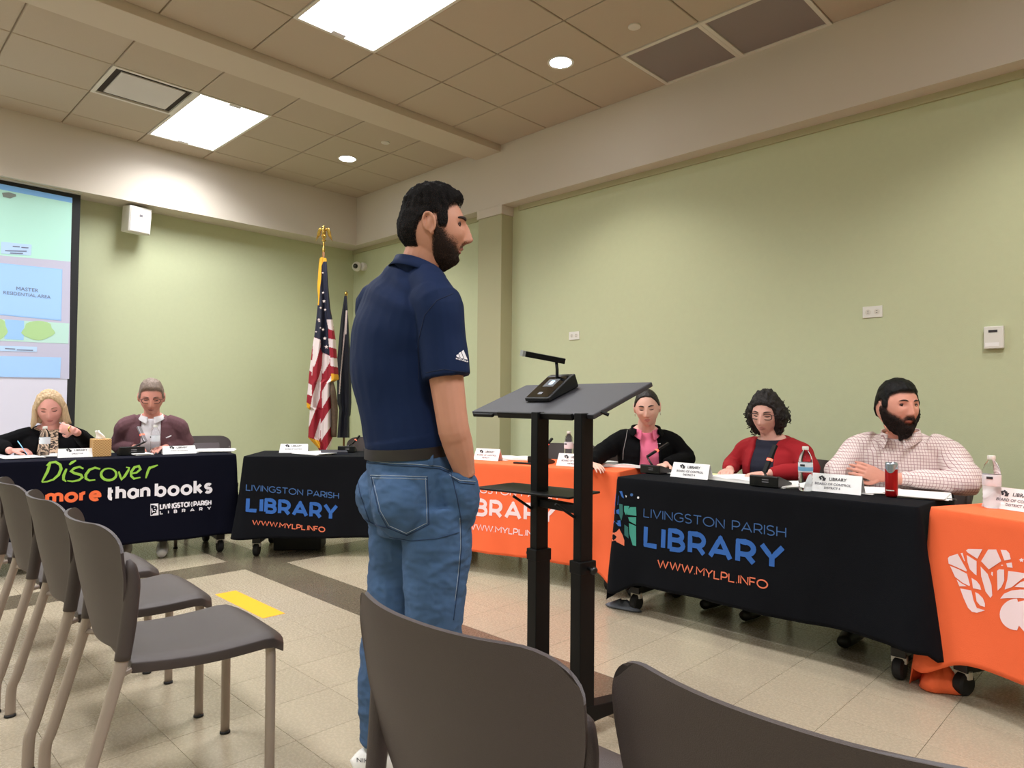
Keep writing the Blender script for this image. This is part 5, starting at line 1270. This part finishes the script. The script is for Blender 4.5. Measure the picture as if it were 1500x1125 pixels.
collar_band(nM, .074, .034, .030, polo, man, front=.02, gap=16, stand=.055, tilt=.012)
# hem bands
def band(pts, rad, m, name, parent, side=None, n=28): return child(GM().tube(pts, rad, n=n, side=side, cap=False).build(name, m, None, smooth=True), parent)
bs = bvh_of(shirt) if False else BVHTree.FromPolygons([v.co for v in shirt.data.vertices], [tuple(p.vertices) for p in shirt.data.polygons])
decal(bs, [(624, 546), (650, 541), (680, 545), (693, 549)], .0008, 'sleeve_stitching', mat('navy thread', (14, 24, 54), .8), man, .0005)
decal(bs, [(613, 556), (613, 500), (622, 462), (640, 440), (664, 430)], .001, 'sleeve_seam', MATS['navy thread'], man, .0004)
# sleeve badge: three slanted bars over lettering
def px_mesh(tris, bv, name, m, parent, e=.0018):
    g = GM()
    def fn(x, y):
        h = bv.ray_cast(CAM, ray(x, y).normalized())
        return (h[0] + h[1] * e) if h[0] is not None else Wm(x, y, 1.93)
    for t_ in tris: poly2(t_, fn, g, 4)
    return child(g.build(name, m, None), parent)
cb = cr(3.75, 330, 320)
px_mesh([[cb(*p) for p in pl] for pl in ([(1267, 752), (1279, 746), (1287, 766), (1270, 761)], [(1280, 740), (1292, 734), (1307, 771), (1291, 768)], [(1295, 731), (1306, 723), (1328, 776), (1311, 773)])], bs, 'sleeve_badge', M_wht, man)
cu = bpy.data.curves.new('t', 'FONT'); cu.body = 'adidas'; cu.size = 1; cu.resolution_u = 1; cu.offset = .02; ot = bpy.data.objects.new('t', cu); mt_ = bpy.data.meshes.new_from_object(ot); bpy.data.objects.remove(ot)
xm = max(v.co.x for v in mt_.vertices); a_, b_ = Vector(cb(1263, 770)), Vector(cb(1330, 789)); hgt = 5.2
vs = []
for v in mt_.vertices:
    p = a_ + (b_ - a_) * (v.co.x / xm) + Vector((.35, -1)) * (v.co.y * hgt * .75) + Vector((0, .5)); h = bs.ray_cast(CAM, ray(p.x, p.y).normalized()); vs.append((h[0] + h[1] * .0018) if h[0] is not None else Wm(p.x, p.y, 1.93))
g = GM(); g.add(vs, [tuple(p.vertices) for p in mt_.polygons]); child(g.build('badge_lettering', M_wht, None), man)
# jeans
g = GM(); g.tube([Wm(*k) for k in ((612, 775, 2.15), (609, 735, 2.15), (606, 700, 2.15), (600, 664, 2.15))], [(.13, .12), (.172, .138), (.176, .140), (.163, .128)], n=28, side=mr, smooth=4)
for q_ in (1, -1): g.ball(mc + mr * q_ * .078 - mf * .055 + UPV * .015, (.095, .095, .105), 18, 12)
for q_ in (1, -1): g.tube([Wm(*k[0]) for k in LG[q_]], [k[1] + e_ for k, e_ in zip(LG[q_], (.012, .012, .014, .016, .016, .02))], n=20, smooth=4)
g.tube([Wm(664, 690, 2.04), Wm(672, 722, 2.05), Wm(668, 765, 2.07)], [.050, .060, .055], n=14, smooth=3)
def jed(co, nm):
    co = wrinkle(co, nm, .004, 9, 21, (1, 1, 1.5)); return wrinkle(co, nm, .0018, 26, 4, (1, 1, 1.6))
denim = mat('blue denim', (64, 94, 132), .85, bump=.5, bscale=1400, var=.22, vscale=9)
jeans = skinmesh('jeans', g, .005, denim, man, 2, jed)
bj = BVHTree.FromPolygons([v.co for v in jeans.data.vertices], [tuple(p.vertices) for p in jeans.data.polygons])
cj = cr(2.143, 500, 600); TH = mat('pale denim thread', (150, 162, 176), .8); THD = mat('dark denim seam', (34, 54, 86), .9)
for pl, m_, hw in (([(92, 206), (270, 211)], TH, .0011), ([(92, 214), (270, 219)], TH, .0009), ([(94, 208), (102, 250), (118, 320), (145, 370), (205, 395), (275, 360), (270, 212)], THD, .0014), ([(98, 212), (107, 250), (123, 318), (150, 364), (204, 388), (269, 356), (264, 214)], TH, .0008),
    ([(75, 160), (160, 168), (240, 172), (310, 178), (338, 190)], TH, .0010), ([(74, 166), (160, 175), (240, 179), (310, 186), (340, 200)], THD, .0012), ([(338, 150), (345, 200), (362, 270), (375, 340), (377, 430), (370, 520), (360, 600), (352, 660)], THD, .0016), ([(372, 340), (374, 430), (366, 520), (356, 600)], TH, .0009),
    ([(60, 170), (52, 215), (58, 260), (75, 310), (88, 350)], THD, .0016), ([(340, 205), (372, 222), (420, 226)], TH, .0012), ([(345, 212), (372, 230), (418, 234)], THD, .0012), ([(76, 345), (110, 362), (150, 372)], THD, .002), ([(150, 400), (220, 412), (300, 405), (370, 385)], THD, .001)):
    decal(bj, [cj(*p) for p in pl], hw, 'denim_stitching', m_, man, .0006)
BL = mat('dark leather belt', (36, 30, 30), .45)
child(GM().tube([Wm(600, 667, 2.15), Wm(599, 652, 2.15)], [(.172, .137), (.170, .135)], n=40, side=mr).build('belt', BL, None, smooth=True, auto=40), man)
bl = BVHTree.FromPolygons([v.co for v in man.children[-1].data.vertices], [tuple(p.vertices) for p in man.children[-1].data.polygons])
for (x, y0_, y1_) in ((631, 650, 682), (541, 648, 672)):
    pts = []
    for k in range(6):
        yy = y0_ + (y1_ - y0_) * k / 5; h = bl.ray_cast(CAM, ray(x, yy).normalized()); h2 = bj.ray_cast(CAM, ray(x, yy).normalized()); c = [q_ for q_ in (h, h2) if q_[0] is not None]
        if c: c = min(c, key=lambda q_: q_[3]); pts.append(c[0] + c[1] * .002)
    if len(pts) > 1: child(GM().tube(pts, [(.0075, .002)] * len(pts), n=8, side=Rc).build('belt_loop', denim, None), man)
# shoes
for q_ in (1, -1):
    a = Wm(*LG[q_][-1][0]); a.z = 0; g = GM()
    g.tube([a - mf * .075 + UPV * .045, a - mf * .03 + UPV * .06, a + mf * .05 + UPV * .055, a + mf * .13 + UPV * .04, a + mf * .19 + UPV * .028], [(.028, .04), (.040, .055), (.044, .048), (.046, .036), (.028, .022)], n=18, side=mr, smooth=4)
    g.v = [(x, y, max(z, .012)) for x, y, z in g.v]; so = child(g.build('shoe', mat('white leather', (232, 228, 222), .5), None, smooth=True), man)
    g = GM(); g.tube([a - mf * .08, a - mf * .03, a + mf * .05, a + mf * .13, a + mf * .195], [(.030, .016), (.042, .016), (.046, .016), (.048, .016), (.030, .016)], n=18, side=mr, smooth=3); g.v = [(x, y, min(max(z, 0), .018)) for x, y, z in g.v]
    child(g.build('shoe_sole', mat('white rubber', (214, 210, 202), .6), None, smooth=True), man)
    if q_ == -1:
        cu = bpy.data.curves.new('t', 'FONT'); cu.body = 'NIKE'; cu.size = 1; cu.resolution_u = 1; ot = bpy.data.objects.new('t', cu); mt_ = bpy.data.meshes.new_from_object(ot); bpy.data.objects.remove(ot)
        sb = BVHTree.FromPolygons([v.co for v in so.data.vertices], [tuple(p.vertices) for p in so.data.polygons]); xm = max(v.co.x for v in mt_.vertices); vs = []
        for v in mt_.vertices:
            x_, y_ = 522 + 23 * v.co.x / xm, 1116 - 9 * v.co.y + 2 * v.co.x / xm; h = sb.ray_cast(CAM, ray(x_, y_).normalized()); vs.append((h[0] + h[1] * .0012) if h[0] is not None else None)
        if all(v is not None for v in vs): g = G(); g.add(vs, [tuple(p.vertices) for p in mt_.polygons]); child(g.build('shoe_lettering', M_inkd, None), man)
HB = mat('near black hair', (19, 15, 14), .75, bump=1, bscale=350, stretch=(1, 1, .35), var=.85, vscale=150, spec=.12)
BB = mat('dark brown beard', (46, 34, 29), .8, bump=1, bscale=500, var=.8, vscale=220, spec=.15)
hairmesh('hair', hM, short_hair(.024, .006, front=.57, temple=.40, burn=-.12, nape=-.66, sideburn=(62, 80), quiff=.008), fade(HB), man, MSH, .006, (90, 90, 60))
hairmesh('beard', hM, beard_th(.003, -.16, -.36, .012, soft=(-.14, .24)), fade(BB), man, MSH, .003, (160, 160, 160))
face(hM, man, hbvh(MSH), (38, 26, 22), (.1, 0), 'open', (168, 104, 94), .0048)

# ---- 2. seated people
def pos(px, py, d): return W(px, py, d)
TZ = TOP + .005
# bearded man in checked shirt
def tri(px, py, z): return onZ(px, py, z)
w5 = Sitter('bearded man in pale checked shirt, hands clasped, smiling to his left', pos(1314, 596, 3.50), (0, -1), hdir(173), lean=.17, b=1.20, pitch=R(-1), roll=R(0), skinc=(214, 150, 130), shape=dict(wide=1.14, jaw=1.5, nose=.95),
    ar=1.25, arms=[((.27, .26, .80), tri(1246, 692, .81)), ((-.31, .20, .80), tri(1298, 700, .80))],
    hands=[((tri(1250, 690, .81), hdir(110) + UPV * .25, Fc * -.2 + hdir(60)), dict(thumb=-1, curl=(.35, .5, .3), s=1.0)), ((tri(1294, 699, .80), hdir(-80) + UPV * .35, hdir(-10)), dict(thumb=1, curl=(.3, .5, .4), s=1.0))],
    voxel=.0042, chairlab='brown chair under the bearded man in the checked shirt', belly=.04, hs=1.08)
def check_mat():
    m = mat('checked cotton', (224, 208, 204), .8, bump=.12, bscale=500); nt = m.node_tree; b = nt.nodes['Principled BSDF']
    g_ = nt.nodes.new('ShaderNodeNewGeometry'); sp_ = nt.nodes.new('ShaderNodeSeparateXYZ'); nt.links.new(g_.outputs['Position'], sp_.inputs[0])
    def line(sock, per, wd):
        a = nt.nodes.new('ShaderNodeMath'); a.operation = 'DIVIDE'; a.inputs[1].default_value = per; nt.links.new(sock, a.inputs[0])
        f_ = nt.nodes.new('ShaderNodeMath'); f_.operation = 'FRACT'; nt.links.new(a.outputs[0], f_.inputs[0])
        c_ = nt.nodes.new('ShaderNodeMath'); c_.operation = 'LESS_THAN'; c_.inputs[1].default_value = wd; nt.links.new(f_.outputs[0], c_.inputs[0]); return c_.outputs[0]
    ad = nt.nodes.new('ShaderNodeMath'); ad.operation = 'ADD'; nt.links.new(sp_.outputs[0], ad.inputs[0]); nt.links.new(sp_.outputs[1], ad.inputs[1])
    mx = nt.nodes.new('ShaderNodeMath'); mx.operation = 'MAXIMUM'; nt.links.new(line(ad.outputs[0], .0155, .16), mx.inputs[0]); nt.links.new(line(sp_.outputs[2], .0155, .16), mx.inputs[1])
    mi = nt.nodes.new('ShaderNodeMix'); mi.data_type = 'RGBA'; mi.inputs[6].default_value = lin((226, 210, 206)) + (1,); mi.inputs[7].default_value = lin((168, 128, 130)) + (1,)
    nt.links.new(mx.outputs[0], mi.inputs[0]); nt.links.new(mi.outputs[2], b.inputs['Base Color']); return m
CHK = check_mat()
w5.top('checked_shirt', .012, CHK, .006, 7, 2, cuff=.80)
collar_band(w5.neckM(.01) , .085, .035, .040, CHK, w5.root, front=.05, gap=24, tilt=.02)
px, py = 1333, 662
h = BVHTree.FromPolygons([v.co for v in w5.root.children[-2].data.vertices], [tuple(p.vertices) for p in w5.root.children[-2].data.polygons]).ray_cast(CAM, ray(px, py).normalized())
if h[0] is not None: child(G().ball(h[0], .006, 8, 6).build('chest_emblem', M_inkd, None), w5.root)
H5 = mat('black hair', (6, 5, 5), .5, bump=.6, bscale=400, stretch=(1, 1, .4), var=.3, vscale=90, spec=.2)
hairmesh('hair', w5.HM, short_hair(.018, .006, front=.52, temple=.38, burn=-.10, nape=-.5, sideburn=(62, 80), part=-.004), fade(H5), w5.root, w5.shape, .003, (60, 60, 60))
hairmesh('beard', w5.HM, beard_th(.013, -.10, -.36, .026), fade(mat('full dark beard', (26, 16, 13), .75, bump=.9, bscale=450, var=.5, vscale=200, spec=.2)), w5.root, w5.shape, .005, (160, 160, 160))
face(w5.HM, w5.root, hbvh(w5.shape), (40, 26, 22), (.35, .05), 'open', (178, 96, 92), .0036)

# woman in red cardigan
w4 = Sitter('woman with dark curly hair and glasses in a red cardigan, reading', pos(1122, 605, 4.06), (-.12, -1), hdir(217), lean=.15, b=.98, pitch=R(-16), roll=R(-3), skinc=(222, 170, 154), shape=dict(wide=.96, nose=.95),
    arms=[((.25, .12, .79), (.12, .34, .775)), ((-.25, .12, .79), (-.12, .34, .775))],
    chairlab='brown chair hidden under the woman in the red cardigan', bust=.02, hs=1.06)
w4.top('navy_top', .004, mat('navy knit top', (20, 22, 42), .85, bump=.3, bscale=500), .002, 8, 1, arms=False)
w4.top('red_cardigan', .016, mat('red cardigan knit', (158, 6, 22), .85, bump=.4, bscale=600), .005, 7, 5, cuff=.9, opening=lambda x, z: (np.interp(z, [.7, w4.sz - .2, w4.sz, w4.sz + .05], [.085, .080, .060, .075]), 0), depth=.05)
C4 = mat('dark curly hair', (24, 16, 14), .6, bump=.8, bscale=300, var=.6, vscale=60, spec=.45)
def curly(D):
    a = az_of(D); hl = np.interp(a, [0, 25, 50, 62, 80, 120, 180], [.56, .52, .36, -.25, -.85, -.9, -.9]); e = smooth01(-.03, .08, D[:, 2] - hl)
    t = .016 + .032 * smooth01(50, 105, a) * smooth01(.5, -.2, D[:, 2]); return t * e - .006 * (1 - e)
hairmesh('hair', w4.HM, curly, C4, w4.root, w4.shape, .012, (60, 60, 60), 4)
random.seed(3); g = G()
for k in range(230):
    a = R(random.uniform(38, 322)); el = R(random.uniform(-50, 75)); d = np.array([[math.cos(el) * math.sin(a), math.cos(el) * math.cos(a), math.sin(el)]])
    t = float(curly(d)[0])
    if t < .02: continue
    p = Vector(head_shape(d, t - .004, **w4.shape)[0]); dn = Vector(d[0]); pts = []; rr = random.uniform(.006, .011); L = random.uniform(.03, .06); ph = random.uniform(0, 6)
    tz = Vector((random.uniform(-.4, .4), random.uniform(-.4, .4), -1)).normalized(); ax1 = dn.cross(tz).normalized(); ax2 = tz.cross(ax1)
    for j in range(14): f_ = j / 13; pts.append(w4.HM @ (p + tz * L * (f_ - .4) + ax1 * rr * math.cos(ph + f_ * 9) + ax2 * rr * math.sin(ph + f_ * 9) + dn * .004))
    g.tube(pts, [.0012 + .0022 * math.sin(math.pi * j / 13) for j in range(14)], n=5)
tag(child(g.build('hair_curls', C4, None, smooth=True), w4.root), kind='stuff')
face(w4.HM, w4.root, hbvh(w4.shape), (50, 36, 32), eyes='down', lipc=(176, 102, 100), brow_th=.0032, glasses=(40, 20, 22))

# woman in black jacket over pink polo
w3 = Sitter('woman with pulled-back dark hair in a black jacket over a pink shirt', pos(948, 597, 4.50), hdir(184), hdir(194), lean=.20, b=.98, pitch=R(-14), roll=R(4), skinc=(228, 178, 160), shape=dict(wide=1.02, jaw=1.2, nose=.9),
    arms=[((.30, .20, .83), (.38, .40, .778)), ((-.27, .12, .80), (-.10, .34, .775))],
    chairlab='dark chair back right of the woman in the black jacket', bust=.025)
PK = mat('pink polo', (226, 110, 142), .8, bump=.25, bscale=600)
w3.top('pink_shirt', .004, PK, .003, 9, 1, arms=False)
BJ = mat('black fleece jacket', (9, 9, 11), .95, spec=.12, bump=.3, bscale=500)
w3.top('black_jacket', .018, BJ, .006, 7, 9, cuff=.96, opening=lambda x, z: (np.interp(z, [.7, w3.sz - .2, w3.sz, w3.sz + .05], [.060, .062, .050, .060]), -.012), depth=.05)
collar_band(w3.neckM(.0), .074, .028, .034, PK, w3.root, front=.045, gap=26, tilt=.015)
collar_band(w3.neckM(.0), .092, .040, .036, BJ, w3.root, front=.03, gap=48, name='jacket_collar')
b3 = None
for c in w3.root.children:
    if c.name.startswith('black_jacket'): b3 = BVHTree.FromPolygons([v.co for v in c.data.vertices], [tuple(p.vertices) for p in c.data.polygons])
c8 = cr(7.5, 900, 540)
decal(b3, [c8(495, 605), c8(485, 660), c8(450, 695), c8(405, 715), c8(365, 770), c8(345, 900)], .0018, 'zip_piping', mat('silver piping', (170, 165, 165), .5), w3.root)
decal(b3, [c8(145, 650), c8(130, 760), c8(100, 900), c8(95, 1000)], .0016, 'zip_piping', MATS['silver piping'], w3.root)
decal(b3, [c8(378, 838), c8(430, 826), c8(470, 824), c8(503, 826)], .0035, 'chest_embroidery', M_wht, w3.root)
H3 = mat('dark brown sleek hair', (24, 14, 12), .5, bump=.5, bscale=300, var=.3, vscale=80, spec=.5)
def sleek(D):
    a = az_of(D); hl = np.interp(a, [0, 35, 55, 70, 82, 92, 130, 180], [.70, .64, .45, .20, .05, .02, -.4, -.5]); e = smooth01(-.02, .07, D[:, 2] - hl); return .007 * e - .006 * (1 - e)
hairmesh('hair', w3.HM, sleek, fade(H3), w3.root, w3.shape, .002, (40, 40, 120))
child(G().ball(w3.HM @ Vector((0, -.115, .02)), (.035, .035, .04), 14, 10).build('hair_bun', H3, None, smooth=True), w3.root)
for s_ in (-1, 1): child(G().tube([w3.HM @ Vector((s_ * .082, .004 + .010 * math.cos(a), -.042 + .012 * math.sin(a))) for a in [k * math.pi / 8 for k in range(17)]], .0014, n=6).build('earring', mat('silver', (190, 188, 180), .25, metal=1), None, smooth=True), w3.root)
face(w3.HM, w3.root, hbvh(w3.shape), (48, 32, 28), eyes='down', lipc=(190, 112, 108), brow_th=.0040)

# man in maroon blazer
w2 = Sitter('grey-haired man with glasses in a maroon blazer and white shirt, looking down', pos(222, 582, 5.35), hdir(158), hdir(154), lean=.19, b=1.03, pitch=R(-20), skinc=(214, 148, 132), shape=dict(wide=1.0, jaw=1.15), hs=1.10,
    arms=[((.245, .02, .79), (.10, .20, .785)), ((-.245, .02, .79), (-.10, .20, .785))],
    voxel=.006, chairlab='chair hidden under the man in the maroon blazer', shoe=(226, 224, 222), legc=(52, 40, 42))
WS = mat('white shirt cotton', (222, 218, 222), .8, bump=.2, bscale=300)
w2.top('white_shirt', .004, WS, .003, 9, 1, arms=False)
BZ = mat('maroon tweed', (98, 64, 70), .9, bump=.4, bscale=500, var=.22, vscale=90)
w2.top('blazer', .018, BZ, .005, 6, 9, cuff=.9, opening=lambda x, z: (np.interp(z, [.7, w2.sz - .25, w2.sz, w2.sz + .05], [.060, .066, .062, .075]), 0), depth=.05)
collar_band(w2.neckM(.0), .074, .030, .026, WS, w2.root, front=.03, gap=16, tilt=.02)
bz = [BVHTree.FromPolygons([v.co for v in c.data.vertices], [tuple(p.vertices) for p in c.data.polygons]) for c in w2.root.children if c.name.startswith('blazer')][0]
c9 = cr(8.657, 150, 540); decal(bz, [c9(805, 878), c9(840, 866), c9(872, 848)], .005, 'pocket_square', WS, w2.root)
for pl in ([(505, 460), (500, 560), (522, 640), (527, 800)], [(735, 490), (745, 560), (728, 660), (722, 800)], [(500, 520), (470, 560), (490, 600), (520, 640)], [(745, 520), (775, 560), (755, 610), (730, 650)]): decal(bz, [c9(*p) for p in pl], .003, 'lapel_edge', mat('dark maroon', (66, 42, 48), .9), w2.root, .001)
H2 = mat('grey brown hair', (132, 114, 102), .5, bump=.6, bscale=300, var=.35, vscale=70, spec=.4)
hairmesh('hair', w2.HM, short_hair(.020, .008, front=.58, temple=.42, burn=.0, nape=-.5, part=.004), fade(H2), w2.root, w2.shape, .004, (50, 50, 50))
face(w2.HM, w2.root, hbvh(w2.shape), (96, 74, 66), eyes='down', lipc=(160, 92, 86), brow_th=.0032, glasses=(48, 32, 30))

# blonde woman writing
w1 = Sitter('blonde woman in a black cardigan writing with a pen, hand at her collar', pos(73, 597, 5.05), hdir(152), hdir(148), lean=.19, b=1.03, pitch=R(-22), roll=R(4), skinc=(228, 164, 152), shape=dict(wide=1.06, jaw=1.3, nose=.9), hs=1.06,
    arms=[((.32, .10, .82), onZ(16, 661, .782)), ((-.27, .18, .80), W(110, 631, 4.86))], hands=[((onZ(18, 660, .785), hdir(75) + UPV * .05, -UPV), dict(thumb=-1, curl=(.7, .8, .6), s=1.0)), ((W(108, 631, 4.86), hdir(-85) + UPV * .2, Fc), dict(thumb=1, curl=(.5, .6, .4), s=1.0))],
    voxel=.006, chairlab='chair hidden under the blonde woman', bust=.03)
PT = mat('patterned blouse', (96, 74, 66), .8); nt = PT.node_tree
g_ = nt.nodes.new('ShaderNodeNewGeometry'); wv = nt.nodes.new('ShaderNodeTexWave'); wv.inputs['Scale'].default_value = 22; wv.inputs['Distortion'].default_value = 14; wv.inputs['Detail'].default_value = 2; cr_ = nt.nodes.new('ShaderNodeValToRGB')
cr_.color_ramp.elements[0].color = lin((42, 30, 30)) + (1,); cr_.color_ramp.elements[1].color = lin((206, 176, 150)) + (1,); cr_.color_ramp.elements[1].position = .8
nt.links.new(g_.outputs['Position'], wv.inputs['Vector']); nt.links.new(wv.outputs[0], cr_.inputs[0]); nt.links.new(cr_.outputs[0], nt.nodes['Principled BSDF'].inputs['Base Color'])
w1.top('patterned_blouse', .004, PT, .003, 9, 1, arms=False)
w1.top('black_cardigan', .018, mat('black knit', (7, 7, 9), .95, spec=.12, bump=.4, bscale=500), .005, 7, 9, cuff=.86, opening=lambda x, z: (np.interp(z, [.7, w1.sz - .2, w1.sz, w1.sz + .05], [.070, .070, .050, .060]), 0), depth=.05)
H1 = mat('ash blonde hair', (196, 168, 132), .5, bump=.7, bscale=220, stretch=(1, 1, .25), var=.35, vscale=60, spec=.4)
def bob(D):
    a = az_of(D); hl = np.interp(a, [0, 22, 42, 58, 72, 100, 180], [.74, .70, .50, .15, -.70, -.85, -.85]); e = smooth01(-.03, .08, D[:, 2] - hl)
    t = .010 + .026 * smooth01(50, 85, a) * smooth01(.1, -.5, D[:, 2]); return t * e - .006 * (1 - e)
hairmesh('hair', w1.HM, bob, H1, w1.root, w1.shape, .006, (90, 90, 14))
for s_ in (-1, 1):
    g = G()
    for k in range(9):
        a = R(s_ * (62 + 9 * k)); p0 = Vector((.094 * math.sin(a), .104 * math.cos(a) , -.03)); g.tube([w1.HM @ (p0 + Vector((0, 0, .05))), w1.HM @ p0, w1.HM @ (p0 * 1.05 + Vector((0, 0, -.05))), w1.HM @ (p0 * 1.12 + Vector((s_ * .012, -.008, -.105 + .02 * random.random())))], [.004, .013, .015, .004], n=8, smooth=3)
    tag(child(g.build('hair_lock', H1, None, smooth=True), w1.root), kind='stuff')
face(w1.HM, w1.root, hbvh(w1.shape), (140, 104, 82), eyes='down', lipc=(184, 100, 100), brow_th=.003)
child(G().tube([W(104 + 3.6 * math.cos(a) - 0, 629 + 4.4 * math.sin(a), 4.86 + .03 * math.cos(a)) for a in [k * math.pi / 8 for k in range(17)]], .004, n=6).build('bracelet', M_gold, None, smooth=True), w1.root)
pen = G().tube([W(26, 646, 4.74), W(40, 666, 4.72)], [.0035, .002], n=8).build('pen', mat('pale blue pen', (120, 180, 210), .3), None, smooth=True)
tag(pen, 'pale blue pen held in the blonde woman\'s writing hand', 'pen')
# empty chairs behind the tables
seat_chair(*(T1.at(1.60, .95, 0).xy), T1.yaw + math.pi, 'empty brown chair right of the man in the maroon blazer')
seat_chair(*(T2.at(.84, .95, 0).xy), T2.yaw + math.pi, 'empty chair behind the diagonal black table, at the standing man\'s back')
seat_chair(*(T3.at(.62, .86, 0).xy), T3.yaw + math.pi, 'empty chair behind the orange table, seen between the lectern posts')
# folded dark box stored under the diagonal table
tag(G().box((-.18, -.12, .0), (.18, .12, .13), frame(T2.at(.35, .35, 0), T2.yaw)).build('storage_box', mat('black box', (20, 20, 22), .7), bevel=.01), 'low black box on the floor under the diagonal table', 'box')
